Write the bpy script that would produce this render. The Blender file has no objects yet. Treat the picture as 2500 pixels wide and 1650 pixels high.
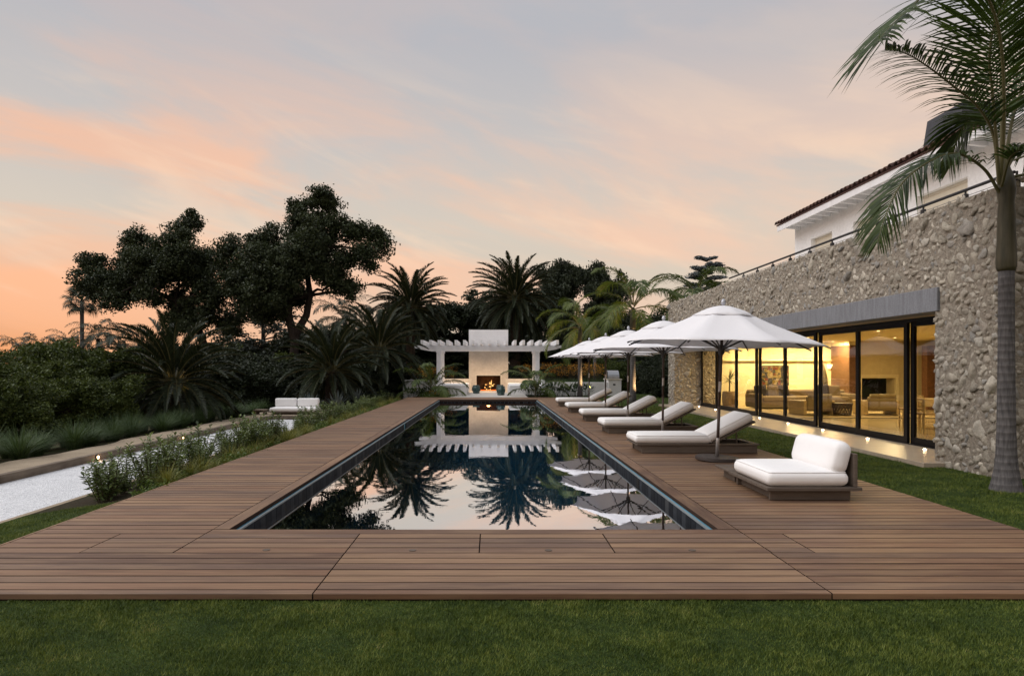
import bpy, bmesh, math, random
import numpy as np
from mathutils import Vector, Matrix

random.seed(7)
RNG = np.random.default_rng(7)
SC = bpy.context.scene
COL = SC.collection
R = math.radians

# ------------------------------------------------------------------ camera
F = 1667.0          # focal length in photograph pixels (24 mm on 36 mm)
CAMZ = 1.5
cam_data = bpy.data.cameras.new('camera')
cam_data.sensor_width = 36.0
cam_data.lens = 24.0
cam_data.shift_x = 0.020
cam_data.shift_y = 0.0284
cam_data.clip_start = 0.05
cam_data.clip_end = 3000.0
cam = bpy.data.objects.new('camera', cam_data)
COL.objects.link(cam)
cam.location = (0, 0, CAMZ)
cam.rotation_euler = (R(90), 0, 0)
SC.camera = cam

# ------------------------------------------------------------------ world: dusk sky with lit high cloud
SUN_EL, SUN_AZ = 50.0, -95.0        # soft afterglow from the left (azimuth from +Y towards +X)
GLOW_AZ = -50.0
world = bpy.data.worlds.new('World')
SC.world = world
world.use_nodes = True
wt = world.node_tree
for n in list(wt.nodes):
    wt.nodes.remove(n)


def wn(kind, **kw):
    n = wt.nodes.new(kind)
    for k, v in kw.items():
        setattr(n, k, v)
    return n


def wl(a, b):
    wt.links.new(a, b)


def wmath(op, a, b=None, clamp=False):
    n = wn('ShaderNodeMath', operation=op, use_clamp=clamp)
    for i, x in enumerate((a, b)):
        if x is None:
            continue
        if isinstance(x, (int, float)):
            n.inputs[i].default_value = x
        else:
            wl(x, n.inputs[i])
    return n.outputs[0]


def wramp(fac, stops, mode='EASE'):
    n = wn('ShaderNodeValToRGB')
    cr = n.color_ramp
    cr.interpolation = mode
    while len(cr.elements) < len(stops):
        cr.elements.new(0.5)
    for e, (p, c) in zip(cr.elements, stops):
        e.position = p
        e.color = c if len(c) == 4 else (*c, 1)
    wl(fac, n.inputs[0])
    return n.outputs[0]


def wmix(fac, a, b, mode='MIX'):
    n = wn('ShaderNodeMix', data_type='RGBA', blend_type=mode, clamp_factor=True)
    for s, x in ((n.inputs[0], fac), (n.inputs[6], a), (n.inputs[7], b)):
        if isinstance(x, (int, float)):
            s.default_value = x
        elif isinstance(x, tuple):
            s.default_value = (*x, 1)
        else:
            wl(x, s)
    return n.outputs[2]


tc = wn('ShaderNodeTexCoord')
sep = wn('ShaderNodeSeparateXYZ')
wl(tc.outputs['Generated'], sep.inputs[0])
dx, dy, dz = sep.outputs
up = wmath('MAXIMUM', dz, 0.0)
# clear-sky gradient from warm horizon to cool zenith
grad = wramp(up, [(0.0, (0.70, 0.56, 0.42)), (0.08, (0.70, 0.585, 0.46)), (0.20, (0.67, 0.59, 0.50)),
                  (0.31, (0.57, 0.535, 0.515)), (0.43, (0.475, 0.475, 0.505)), (0.75, (0.43, 0.455, 0.51)), (1.0, (0.41, 0.44, 0.50))], 'LINEAR')
# afterglow round the place where the sun went down
sd = (math.sin(R(GLOW_AZ)), math.cos(R(GLOW_AZ)), 0.0)
dotn = wmath('MAXIMUM', wmath('ADD', wmath('MULTIPLY', dx, sd[0]), wmath('MULTIPLY', dy, sd[1])), 0.0)
azg = wmath('POWER', dotn, 6.0)
lowg = wmath('POWER', wmath('SUBTRACT', 1.0, wmath('MULTIPLY', up, 5.5), True), 1.3)
col = wmix(wmath('MULTIPLY', wmath('MULTIPLY', azg, lowg), 1.35), grad, (0.90, 0.36, 0.135))
# long streaks of high cloud, dipping slightly to the right
azc = wmath('POWER', dotn, 2.2)


def streaks(k1, k2, k3, off, scale, detail, dist):
    cb = wn('ShaderNodeCombineXYZ')
    wl(wmath('MULTIPLY', dx, k1), cb.inputs[0])
    wl(wmath('ADD', wmath('MULTIPLY', dy, k1), off), cb.inputs[1])
    wl(wmath('ADD', wmath('MULTIPLY', dz, k2), wmath('MULTIPLY', dx, k3)), cb.inputs[2])
    q = wn('ShaderNodeTexNoise')
    q.inputs['Scale'].default_value = scale
    q.inputs['Detail'].default_value = detail
    q.inputs['Roughness'].default_value = 0.56
    q.inputs['Distortion'].default_value = dist
    wl(cb.outputs[0], q.inputs['Vector'])
    return q.outputs['Fac']


band = wramp(up, [(0.0, (0.25,) * 3), (0.10, (0.8,) * 3), (0.18, (1,) * 3), (0.28, (0.72,) * 3), (0.40, (0.16,) * 3), (0.6, (0.08,) * 3), (1.0, (0.04,) * 3)], 'LINEAR')
cl = wramp(streaks(1.5, 6.0, 1.5, 2.7, 1.25, 9, 0.6), [(0.40, (0, 0, 0)), (0.60, (1, 1, 1))])
ccol = wmix(azc, (0.95, 0.61, 0.44), (1.10, 0.50, 0.245))
col = wmix(wmath('MULTIPLY', wmath('MULTIPLY', cl, band), wmath('ADD', 0.62, wmath('MULTIPLY', azc, 0.26))), col, ccol)
cl2 = wramp(streaks(2.0, 9.0, 2.6, 7.9, 1.6, 5, 0.4), [(0.50, (0, 0, 0)), (0.72, (1, 1, 1))])
col = wmix(wmath('MULTIPLY', wmath('MULTIPLY', cl2, band), 0.65), col, (0.98, 0.70, 0.50))
gr = wramp(streaks(1.1, 4.5, 1.0, 13.3, 1.2, 4, 0.3), [(0.48, (0, 0, 0)), (0.72, (1, 1, 1))])
col = wmix(wmath('MULTIPLY', gr, 0.22), col, (0.53, 0.50, 0.47))
# physical clear-sky share
sky = wn('ShaderNodeTexSky')
sky.sky_type = 'NISHITA'
sky.sun_disc = False
sky.sun_elevation = R(SUN_EL)
sky.sun_rotation = R(SUN_AZ)
skyw = wmix(1.0, sky.outputs[0], (0.05, 0.05, 0.05), 'MULTIPLY')
col = wmix(0.05, col, skyw)
bg = wn('ShaderNodeBackground')
bg.inputs['Strength'].default_value = 0.615
wl(col, bg.inputs['Color'])
out = wn('ShaderNodeOutputWorld')
wl(bg.outputs[0], out.inputs[0])

sun_data = bpy.data.lights.new('sun', 'SUN')
sun_data.energy = 1.5
sun_data.angle = R(70)
sun_data.color = (1.0, 0.97, 0.95)
sun = bpy.data.objects.new('sun', sun_data)
COL.objects.link(sun)
_d = Vector((math.sin(R(SUN_AZ)) * math.cos(R(SUN_EL)), math.cos(R(SUN_AZ)) * math.cos(R(SUN_EL)), math.sin(R(SUN_EL))))
sun.rotation_euler = (-_d).to_track_quat('-Z', 'Y').to_euler()

SC.view_settings.view_transform = 'Standard'
SC.view_settings.look = 'None'
SC.view_settings.exposure = 0.8
SC.view_settings.gamma = 1.0
SC.view_settings.use_curve_mapping = False
SC.render.engine = 'CYCLES'
SC.cycles.use_denoising = True
SC.cycles.max_bounces = 8
SC.cycles.transparent_max_bounces = 12
SC.cycles.sample_clamp_indirect = 6.0
SC.cycles.caustics_reflective = False
SC.cycles.caustics_refractive = False


# ------------------------------------------------------------------ helpers
def P(u, v, y):
    """photograph pixel at depth y -> world point"""
    return ((u - 1200.0) * y / F, y, CAMZ - (v - 896.0) * y / F)


def X(u, y):
    return (u - 1200.0) * y / F


def Z(v, y):
    return CAMZ - (v - 896.0) * y / F


ORG = {}


def tag(o, label=None, cat=None, group=None, kind=None):
    if label:
        o['label'] = label
    if cat:
        o['category'] = cat
    if group:
        o['group'] = group
    if kind:
        o['kind'] = kind
    return o


def empty(name, loc, label=None, cat=None, group=None, kind=None):
    o = bpy.data.objects.new(name, None)
    o.empty_display_size = 0.2
    COL.objects.link(o)
    o.location = loc
    ORG[o] = Vector(loc)
    return tag(o, label, cat, group, kind)


def link(name, me, parent=None, loc=(0, 0, 0), rot=(0, 0, 0), scale=(1, 1, 1)):
    o = bpy.data.objects.new(name, me)
    COL.objects.link(o)
    o.location = loc
    o.rotation_euler = rot
    o.scale = scale
    if parent is not None:
        o.parent = parent
    return o


def copy_tree(o, parent=None):
    c = o.copy()
    COL.objects.link(c)
    c.parent = parent
    for ch in list(o.children):
        copy_tree(ch, c)
    return c


class MB:
    """collects simple solids into one mesh"""

    def __init__(s):
        s.v = []
        s.f = []

    def add(s, verts, faces):
        b = len(s.v)
        s.v += [tuple(p) for p in verts]
        s.f += [tuple(b + i for i in f) for f in faces]
        return s

    def box(s, x0, x1, y0, y1, z0, z1, m=None):
        vs = [(x0, y0, z0), (x1, y0, z0), (x1, y1, z0), (x0, y1, z0), (x0, y0, z1), (x1, y0, z1), (x1, y1, z1), (x0, y1, z1)]
        if m is not None:
            vs = [tuple(m @ Vector(p)) for p in vs]
        return s.add(vs, [(3, 2, 1, 0), (4, 5, 6, 7), (0, 1, 5, 4), (1, 2, 6, 5), (2, 3, 7, 6), (3, 0, 4, 7)])

    def cbox(s, x0, x1, y0, y1, z0, z1, c=0.006, m=None):
        """box with chamfered edges"""
        bm = bmesh.new()
        bmesh.ops.create_cube(bm, size=1.0)
        for q in bm.verts:
            q.co = Vector(((x0 + x1) / 2 + q.co.x * (x1 - x0), (y0 + y1) / 2 + q.co.y * (y1 - y0), (z0 + z1) / 2 + q.co.z * (z1 - z0)))
        bmesh.ops.bevel(bm, geom=bm.edges[:], offset=c, segments=1, affect='EDGES', profile=0.5)
        return s.bm(bm, m)

    def bm(s, bm, m=None):
        bm.verts.index_update()
        vs = [tuple(m @ q.co) if m is not None else tuple(q.co) for q in bm.verts]
        fs = [tuple(q.index for q in f.verts) for f in bm.faces]
        bm.free()
        return s.add(vs, fs)

    def prism(s, pts, axis, a, b):
        """polygon pts extruded along axis ('x','y','z') from a to b"""
        def mk(p, t):
            return {'x': (t, p[0], p[1]), 'y': (p[0], t, p[1]), 'z': (p[0], p[1], t)}[axis]
        n = len(pts)
        vs = [mk(p, a) for p in pts] + [mk(p, b) for p in pts]
        fs = [tuple(range(n))[::-1], tuple(range(n, 2 * n))]
        fs += [(i, (i + 1) % n, n + (i + 1) % n, n + i) for i in range(n)]
        return s.add(vs, fs)

    def tube(s, pts, rad, n=8, cap=True):
        pts = [Vector(p) for p in pts]
        if isinstance(rad, (int, float)):
            rad = [rad] * len(pts)
        vs, fs = [], []
        t0 = (pts[1] - pts[0]).normalized()
        ref = Vector((0, 0, 1)) if abs(t0.z) < 0.9 else Vector((1, 0, 0))
        for i, p in enumerate(pts):
            t = (pts[min(i + 1, len(pts) - 1)] - pts[max(i - 1, 0)]).normalized()
            a = t.cross(ref)
            if a.length < 1e-4:
                a = t.cross(Vector((0.3, 1, 0)))
            a.normalize()
            b = a.cross(t).normalized()
            ref = b
            for k in range(n):
                th = 2 * math.pi * k / n
                vs.append(p + (a * math.cos(th) + b * math.sin(th)) * rad[i])
        for i in range(len(pts) - 1):
            for k in range(n):
                k2 = (k + 1) % n
                fs.append((i * n + k, i * n + k2, (i + 1) * n + k2, (i + 1) * n + k))
        if cap:
            fs.append(tuple(range(n))[::-1])
            fs.append(tuple(range((len(pts) - 1) * n, len(pts) * n)))
        return s.add(vs, fs)

    def lathe(s, prof, n=16, c=(0, 0)):
        """prof: list of (r, z) from bottom to top"""
        vs, fs = [], []
        for r, z in prof:
            for k in range(n):
                th = 2 * math.pi * k / n
                vs.append((c[0] + r * math.cos(th), c[1] + r * math.sin(th), z))
        m = len(prof)
        for i in range(m - 1):
            for k in range(n):
                k2 = (k + 1) % n
                fs.append((i * n + k, i * n + k2, (i + 1) * n + k2, (i + 1) * n + k))
        fs.append(tuple(range(n))[::-1])
        fs.append(tuple(range((m - 1) * n, m * n)))
        return s.add(vs, fs)

    def mesh(s, name, mat, smooth=False, org=None):
        me = bpy.data.meshes.new(name)
        v = s.v
        if org is not None:
            v = [(p[0] - org[0], p[1] - org[1], p[2] - org[2]) for p in v]
        me.from_pydata(v, [], s.f)
        if mat is not None:
            me.materials.append(mat)
        if smooth:
            me.polygons.foreach_set('use_smooth', [True] * len(me.polygons))
        me.update()
        return me

    def build(s, name, mat, parent=None, smooth=False, world=True):
        org = None
        if world and parent is not None:
            p = parent
            while p.parent is not None:
                p = p.parent
            org = ORG.get(p, Vector((0, 0, 0)))
        return link(name, s.mesh(name, mat, smooth, org), parent)


def np_mesh(name, V, Fc, mat, smooth=False):
    """fast mesh from numpy arrays; Fc is (n,3) or (n,4) or a list of such"""
    me = bpy.data.meshes.new(name)
    if not isinstance(Fc, list):
        Fc = [Fc]
    loops = np.concatenate([f.ravel() for f in Fc]).astype(np.int32)
    counts = np.concatenate([np.full(len(f), f.shape[1]) for f in Fc]).astype(np.int32)
    starts = np.concatenate([[0], np.cumsum(counts)[:-1]]).astype(np.int32)
    me.vertices.add(len(V))
    me.vertices.foreach_set('co', np.asarray(V, dtype=np.float32).ravel())
    me.loops.add(len(loops))
    me.loops.foreach_set('vertex_index', loops)
    me.polygons.add(len(counts))
    me.polygons.foreach_set('loop_start', starts)
    if smooth:
        me.polygons.foreach_set('use_smooth', np.ones(len(counts), dtype=bool))
    if mat is not None:
        me.materials.append(mat)
    me.update(calc_edges=True)
    return me


# ------------------------------------------------------------------ materials
class NT:
    def __init__(s, name):
        s.m = bpy.data.materials.new(name)
        s.m.use_nodes = True
        s.t = s.m.node_tree
        s.b = s.t.nodes['Principled BSDF']
        s.out = s.t.nodes['Material Output']

    def n(s, kind, **kw):
        q = s.t.nodes.new(kind)
        for k, v in kw.items():
            setattr(q, k, v)
        return q

    def l(s, a, b):
        s.t.links.new(a, b)

    def set(s, sock, x):
        if isinstance(x, (int, float)):
            sock.default_value = x
        elif isinstance(x, tuple):
            sock.default_value = (*x, 1) if len(x) == 3 and sock.type == 'RGBA' else x
        else:
            s.l(x, sock)

    def co(s, kind='Object', scale=(1, 1, 1)):
        if kind == 'World':
            src = s.n('ShaderNodeNewGeometry').outputs['Position']
        else:
            src = s.n('ShaderNodeTexCoord').outputs[kind]
        mp = s.n('ShaderNodeMapping')
        mp.inputs['Scale'].default_value = scale
        s.l(src, mp.inputs[0])
        return mp.outputs[0]

    def noise(s, vec, scale=5.0, detail=4.0, rough=0.55, dist=0.0):
        q = s.n('ShaderNodeTexNoise')
        s.l(vec, q.inputs['Vector'])
        q.inputs['Scale'].default_value = scale
        q.inputs['Detail'].default_value = detail
        q.inputs['Roughness'].default_value = rough
        q.inputs['Distortion'].default_value = dist
        return q.outputs['Fac']

    def ramp(s, fac, stops, mode='LINEAR'):
        q = s.n('ShaderNodeValToRGB')
        cr = q.color_ramp
        cr.interpolation = mode
        while len(cr.elements) < len(stops):
            cr.elements.new(0.5)
        for e, (p, c) in zip(cr.elements, stops):
            e.position = p
            if isinstance(c, (int, float)):
                c = (c, c, c)
            e.color = (*c, 1)
        s.l(fac, q.inputs[0])
        return q.outputs[0]

    def mix(s, fac, a, b, mode='MIX'):
        q = s.n('ShaderNodeMix', data_type='RGBA', blend_type=mode, clamp_factor=True)
        s.set(q.inputs[0], fac)
        s.set(q.inputs[6], a)
        s.set(q.inputs[7], b)
        return q.outputs[2]

    def math(s, op, a, b=0.0, clamp=False):
        q = s.n('ShaderNodeMath', operation=op, use_clamp=clamp)
        s.set(q.inputs[0], a)
        s.set(q.inputs[1], b)
        return q.outputs[0]

    def rand(s):
        """0..1, different for every object and every loose piece"""
        a = s.n('ShaderNodeObjectInfo').outputs['Random']
        b = s.n('ShaderNodeNewGeometry').outputs['Random Per Island']
        return s.math('FRACT', s.math('ADD', a, b))

    def bump(s, h, strength=0.3, dist=0.01):
        q = s.n('ShaderNodeBump')
        q.inputs['Strength'].default_value = strength
        q.inputs['Distance'].default_value = dist
        s.l(h, q.inputs['Height'])
        s.l(q.outputs[0], s.b.inputs['Normal'])
        return s

    def fin(s, col=None, rough=0.6, spec=0.5, metal=0.0):
        if col is not None:
            s.set(s.b.inputs['Base Color'], col)
        s.set(s.b.inputs['Roughness'], rough)
        s.b.inputs['Specular IOR Level'].default_value = spec
        s.b.inputs['Metallic'].default_value = metal
        return s.m


def plain(name, c, rough=0.6, spec=0.4, metal=0.0, var=0.10, scale=8.0, bump=0.0, bscale=60.0):
    t = NT(name)
    n = t.noise(t.co('World'), scale, 5)
    lo = tuple(x * (1 - var) for x in c)
    hi = tuple(min(1, x * (1 + var)) for x in c)
    col = t.ramp(n, [(0.3, lo), (0.7, hi)])
    if bump:
        t.bump(t.noise(t.co('World'), bscale, 4), bump, 0.01)
    return t.fin(col, rough, spec, metal)


def emit(name, c, strength):
    t = NT(name)
    t.b.inputs['Base Color'].default_value = (*c, 1)
    t.b.inputs['Emission Color'].default_value = (*c, 1)
    t.b.inputs['Emission Strength'].default_value = strength
    return t.m


def leafmat(name, dark, light, rough=0.55, trans=0.25, scale=1.2, spec=0.25):
    """foliage: colour varies leaf by leaf and in larger drifts"""
    t = NT(name)
    n = t.noise(t.co('World'), scale, 3)
    r = t.rand()
    f = t.math('ADD', t.math('MULTIPLY', n, 0.6), t.math('MULTIPLY', r, 0.5))
    col = t.ramp(f, [(0.25, dark), (0.8, light)])
    t.fin(col, rough, spec)
    tr = t.n('ShaderNodeBsdfTranslucent')
    t.l(t.mix(1.0, col, (1.0, 1.0, 0.55), 'MULTIPLY'), tr.inputs[0])
    mx = t.n('ShaderNodeMixShader')
    mx.inputs[0].default_value = trans
    t.l(t.b.outputs[0], mx.inputs[1])
    t.l(tr.outputs[0], mx.inputs[2])
    t.l(mx.outputs[0], t.out.inputs[0])
    return t.m


M = {}
# deck boards: grain along local X, tint per board
t = NT('deck_wood')
r = t.rand()
base = t.ramp(r, [(0.0, (0.112, 0.060, 0.036)), (0.2, (0.215, 0.116, 0.064)), (0.4, (0.150, 0.088, 0.056)), (0.6, (0.255, 0.150, 0.082)), (0.8, (0.138, 0.084, 0.058)), (1.0, (0.195, 0.104, 0.056))])
off = t.n('ShaderNodeCombineXYZ')
t.l(t.math('MULTIPLY', r, 37.0), off.inputs[0])
t.l(t.math('MULTIPLY', r, 91.0), off.inputs[1])
va = t.n('ShaderNodeVectorMath', operation='ADD')
t.l(t.co('Object', (1.1, 26, 26)), va.inputs[0])
t.l(off.outputs[0], va.inputs[1])
g = t.noise(va.outputs[0], 1.6, 6, 0.65, 0.6)
va2 = t.n('ShaderNodeVectorMath', operation='ADD')
t.l(t.co('Object', (0.9, 5, 5)), va2.inputs[0])
t.l(off.outputs[0], va2.inputs[1])
g2 = t.noise(va2.outputs[0], 1.4, 4)
col = t.mix(1.0, base, t.ramp(g, [(0.25, 0.62), (0.75, 1.25)]), 'MULTIPLY')
col = t.mix(t.ramp(g2, [(0.45, 0.0), (0.75, 0.55)]), col, (0.30, 0.19, 0.105))
blot = t.noise(t.co('World', (0.6, 0.9, 1)), 1.0, 4)
col = t.mix(1.0, col, t.ramp(blot, [(0.3, 0.82), (0.7, 1.12)]), 'MULTIPLY')
t.bump(g, 0.25, 0.004)
M['deck'] = t.fin(col, t.ramp(g, [(0.2, 0.62), (0.8, 0.42)]), 0.4)
M['deck_edge'] = plain('shaded_board_edge', (0.034, 0.019, 0.013), 0.85, 0.15)  # shade of the board gaps painted into side and chamfer colour
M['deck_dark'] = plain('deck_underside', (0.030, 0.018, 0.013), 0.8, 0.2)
# taupe furniture timber
t = NT('taupe_wood')
g = t.noise(t.co('Object', (2, 24, 24)), 1.8, 5, 0.6, 0.4)
col = t.mix(1.0, t.ramp(g, [(0.2, (0.075, 0.058, 0.046)), (0.8, (0.145, 0.115, 0.092))]), t.ramp(t.rand(), [(0, 0.85), (1, 1.12)]), 'MULTIPLY')
t.bump(g, 0.15, 0.004)
M['taupe'] = t.fin(col, 0.6, 0.3)
# fabrics
t = NT('white_fabric')
w = t.noise(t.co('World'), 420, 2)
big = t.noise(t.co('World'), 5.0, 3)
t.bump(t.math('ADD', t.math('MULTIPLY', w, 0.12), t.math('MULTIPLY', big, 1.0)), 0.35, 0.02)
M['fabric'] = t.fin(t.ramp(w, [(0.3, (0.76, 0.75, 0.745)), (0.7, (0.86, 0.85, 0.845))]), 0.85, 0.15)
M['piping'] = plain('cushion_piping', (0.80, 0.79, 0.785), 0.85, 0.15)
t = NT('canopy_cloth')
w = t.noise(t.co('World'), 300, 2)
wr = t.noise(t.co('World'), 3.0, 4)
t.bump(wr, 0.35, 0.03)
cc = t.ramp(w, [(0.3, (0.83, 0.82, 0.84)), (0.7, (0.89, 0.88, 0.90))])
t.fin(cc, 0.8, 0.15)
tr = t.n('ShaderNodeBsdfTranslucent')
t.l(cc, tr.inputs[0])
mx = t.n('ShaderNodeMixShader')
mx.inputs[0].default_value = 0.20
t.l(t.b.outputs[0], mx.inputs[1])
t.l(tr.outputs[0], mx.inputs[2])
t.l(mx.outputs[0], t.out.inputs[0])
M['canopy'] = t.m
M['rib'] = plain('dark_bronze', (0.030, 0.024, 0.021), 0.45, 0.5)
M['pole_wood'] = plain('dark_pole_wood', (0.075, 0.050, 0.040), 0.5, 0.4, scale=20)
M['pole_metal'] = plain('brushed_aluminium', (0.36, 0.34, 0.33), 0.4, 0.5, 0.6)
M['finial'] = plain('grey_finial', (0.45, 0.46, 0.50), 0.35, 0.5, 0.3)
M['base_plate'] = plain('umbrella_base', (0.050, 0.040, 0.037), 0.5, 0.4)
# stone
t = NT('field_stone')
r = t.rand()
c0 = t.ramp(r, [(0.0, (0.25, 0.225, 0.185)), (0.2, (0.39, 0.35, 0.285)), (0.4, (0.31, 0.28, 0.23)), (0.55, (0.52, 0.475, 0.395)), (0.7, (0.27, 0.262, 0.245)), (0.85, (0.35, 0.305, 0.25)), (1.0, (0.44, 0.405, 0.34))])
n1 = t.noise(t.co('World'), 9, 6, 0.65)
n2 = t.noise(t.co('World'), 40, 5, 0.7)
c1 = t.mix(1.0, c0, t.ramp(n1, [(0.25, 0.62), (0.75, 1.28)]), 'MULTIPLY')
c1 = t.mix(1.0, c1, t.ramp(n2, [(0.25, 0.8), (0.75, 1.15)]), 'MULTIPLY')
t.bump(t.math('ADD', n1, t.math('MULTIPLY', n2, 0.5)), 0.7, 0.035)
M['stone'] = t.fin(c1, 0.88, 0.2)
t = NT('wall_mortar')
n1 = t.noise(t.co('World'), 4, 6, 0.6)
n2 = t.noise(t.co('World'), 24, 6, 0.7)
t.bump(t.math('ADD', n1, n2), 0.9, 0.05)
M['mortar'] = t.fin(t.ramp(n2, [(0.3, (0.22, 0.19, 0.155)), (0.7, (0.37, 0.325, 0.265))]), 0.92, 0.15)
t = NT('white_stucco')
n = t.noise(t.co('World'), 14, 6, 0.65)
b = t.noise(t.co('World'), 1.1, 4)
t.bump(n, 0.5, 0.02)
M['stucco'] = t.fin(t.mix(1.0, t.ramp(n, [(0.3, (0.74, 0.74, 0.75)), (0.7, (0.85, 0.85, 0.86))]), t.ramp(b, [(0.3, 0.92), (0.7, 1.03)]), 'MULTIPLY'), 0.9, 0.15)
t = NT('sand_plaster')
n = t.noise(t.co('World'), 8, 6, 0.6)
b = t.noise(t.co('World'), 1.6, 4)
t.bump(t.noise(t.co('World'), 18, 5), 0.3, 0.02)
M['plaster'] = t.fin(t.mix(1.0, t.ramp(n, [(0.25, (0.52, 0.46, 0.40)), (0.75, (0.64, 0.585, 0.52))]), t.ramp(b, [(0.3, 0.9), (0.7, 1.06)]), 'MULTIPLY'), 0.85, 0.2)
M['white_paint'] = plain('white_paint', (0.78, 0.78, 0.80), 0.55, 0.35, var=0.05, scale=5, bump=0.1)
M['cream_paint'] = plain('cream_paint', (0.66, 0.61, 0.53), 0.6, 0.3, var=0.05)
t = NT('concrete_lintel')
n = t.noise(t.co('World', (9, 9, 1.2)), 2.2, 5)
n2 = t.noise(t.co('World'), 30, 4)
t.bump(n2, 0.25, 0.01)
M['lintel'] = t.fin(t.mix(1.0, t.ramp(n, [(0.3, (0.155, 0.16, 0.175)), (0.7, (0.225, 0.235, 0.255))]), t.ramp(n2, [(0.3, 0.88), (0.7, 1.1)]), 'MULTIPLY'), 0.8, 0.25)
M['frame'] = plain('black_bronze_frame', (0.007, 0.006, 0.006), 0.5, 0.2)
M['rail'] = plain('black_rail', (0.018, 0.017, 0.019), 0.45, 0.5)
M['soffit'] = plain('tan_soffit', (0.40, 0.33, 0.23), 0.7, 0.2)
# clear glass: mirror share by Fresnel, the rest passes straight
t = NT('clear_glass')
tp = t.n('ShaderNodeBsdfTransparent')
tp.inputs[0].default_value = (0.93, 0.90, 0.84, 1)
gl = t.n('ShaderNodeBsdfGlossy')
gl.inputs['Roughness'].default_value = 0.0
fr = t.n('ShaderNodeLayerWeight')
fr.inputs['Blend'].default_value = 0.5
mx = t.n('ShaderNodeMixShader')
t.l(t.ramp(fr.outputs['Facing'], [(0.0, 0.05), (0.45, 0.06), (0.7, 0.13), (0.85, 0.32), (1.0, 0.9)]), mx.inputs[0])
t.l(tp.outputs[0], mx.inputs[1])
t.l(gl.outputs[0], mx.inputs[2])
t.l(mx.outputs[0], t.out.inputs[0])
M['glass'] = t.m
# pool
t = NT('pool_water')
n = t.noise(t.co('World', (1.0, 0.8, 1)), 1.4, 2)
n2 = t.noise(t.co('World'), 7.0, 2)
bp = t.n('ShaderNodeBump')
bp.inputs['Strength'].default_value = 0.026
bp.inputs['Distance'].default_value = 0.05
t.l(t.math('ADD', n, t.math('MULTIPLY', n2, 0.12)), bp.inputs['Height'])
gl = t.n('ShaderNodeBsdfGlossy')
gl.inputs['Roughness'].default_value = 0.006
gl.inputs[0].default_value = (0.96, 0.97, 1.0, 1)
t.l(bp.outputs[0], gl.inputs['Normal'])
tp = t.n('ShaderNodeBsdfTransparent')
tp.inputs[0].default_value = (0.42, 0.72, 0.86, 1)
lw = t.n('ShaderNodeLayerWeight')
lw.inputs['Blend'].default_value = 0.72
t.l(bp.outputs[0], lw.inputs['Normal'])
mx = t.n('ShaderNodeMixShader')
t.l(t.ramp(lw.outputs['Facing'], [(0.0, 0.05), (0.6, 0.28), (0.80, 0.74), (0.92, 0.88), (1.0, 0.92)]), mx.inputs[0])
t.l(tp.outputs[0], mx.inputs[1])
t.l(gl.outputs[0], mx.inputs[2])
t.l(mx.outputs[0], t.out.inputs[0])
M['water'] = t.m
M['basin'] = plain('dark_pool_plaster', (0.11, 0.27, 0.36), 0.8, 0.2, var=0.25, scale=2.0)
t = NT('slate_tile')
r = t.rand()
n = t.noise(t.co('World'), 18, 5)
col = t.mix(1.0, t.ramp(r, [(0, (0.005, 0.007, 0.010)), (0.45, (0.011, 0.014, 0.019)), (0.8, (0.024, 0.028, 0.034)), (1, (0.055, 0.057, 0.058))]), t.ramp(n, [(0.3, 0.7), (0.7, 1.3)]), 'MULTIPLY')
t.bump(n, 0.3, 0.004)
M['tile'] = t.fin(col, 0.65, 0.08)
M['grout'] = plain('dark_grout', (0.020, 0.022, 0.026), 0.8, 0.2)
M['trim_metal'] = plain('pale_metal_trim', (0.20, 0.23, 0.24), 0.5, 0.4)
# ground covers
t = NT('garden_soil')
n = t.noise(t.co('World'), 0.35, 6, 0.6)
n2 = t.noise(t.co('World'), 12, 6, 0.7)
t.bump(n2, 0.8, 0.05)
M['soil'] = t.fin(t.mix(1.0, t.ramp(n, [(0.35, (0.030, 0.036, 0.014)), (0.65, (0.040, 0.030, 0.020))]), t.ramp(n2, [(0.3, 0.6), (0.7, 1.4)]), 'MULTIPLY'), 0.95, 0.1)
t = NT('lawn_ground')
n = t.noise(t.co('World'), 2.2, 5, 0.6)
n2 = t.noise(t.co('World'), 30, 5, 0.7)
t.bump(n2, 0.8, 0.03)
M['lawn'] = t.fin(t.mix(1.0, t.ramp(n, [(0.3, (0.016, 0.034, 0.006)), (0.7, (0.040, 0.066, 0.012))]), t.ramp(n2, [(0.3, 0.55), (0.7, 1.3)]), 'MULTIPLY'), 0.9, 0.15)
t = NT('white_gravel')
vo = t.n('ShaderNodeTexVoronoi')
vo.inputs['Scale'].default_value = 46
t.l(t.co('World'), vo.inputs['Vector'])
n2 = t.noise(t.co('World'), 1.2, 4)
cg = t.mix(1.0, t.ramp(vo.outputs['Color'], [(0.0, (0.45, 0.46, 0.48)), (0.5, (0.72, 0.73, 0.75)), (1.0, (0.86, 0.86, 0.87))]), t.ramp(n2, [(0.3, 0.93), (0.7, 1.05)]), 'MULTIPLY')
t.bump(vo.outputs['Distance'], 0.9, 0.02)
M['gravel'] = t.fin(cg, 0.9, 0.15)
t = NT('decomposed_granite')
n = t.noise(t.co('World'), 90, 4, 0.7)
n2 = t.noise(t.co('World'), 1.5, 5)
t.bump(n, 0.6, 0.012)
M['path'] = t.fin(t.mix(1.0, t.ramp(n, [(0.3, (0.26, 0.205, 0.145)), (0.7, (0.42, 0.345, 0.255))]), t.ramp(n2, [(0.3, 0.85), (0.7, 1.1)]), 'MULTIPLY'), 0.95, 0.1)
t = NT('weathered_edging')
n = t.noise(t.co('World', (8, 1.0, 14)), 1.5, 6, 0.65)
b = t.noise(t.co('World'), 2.5, 4)
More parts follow.
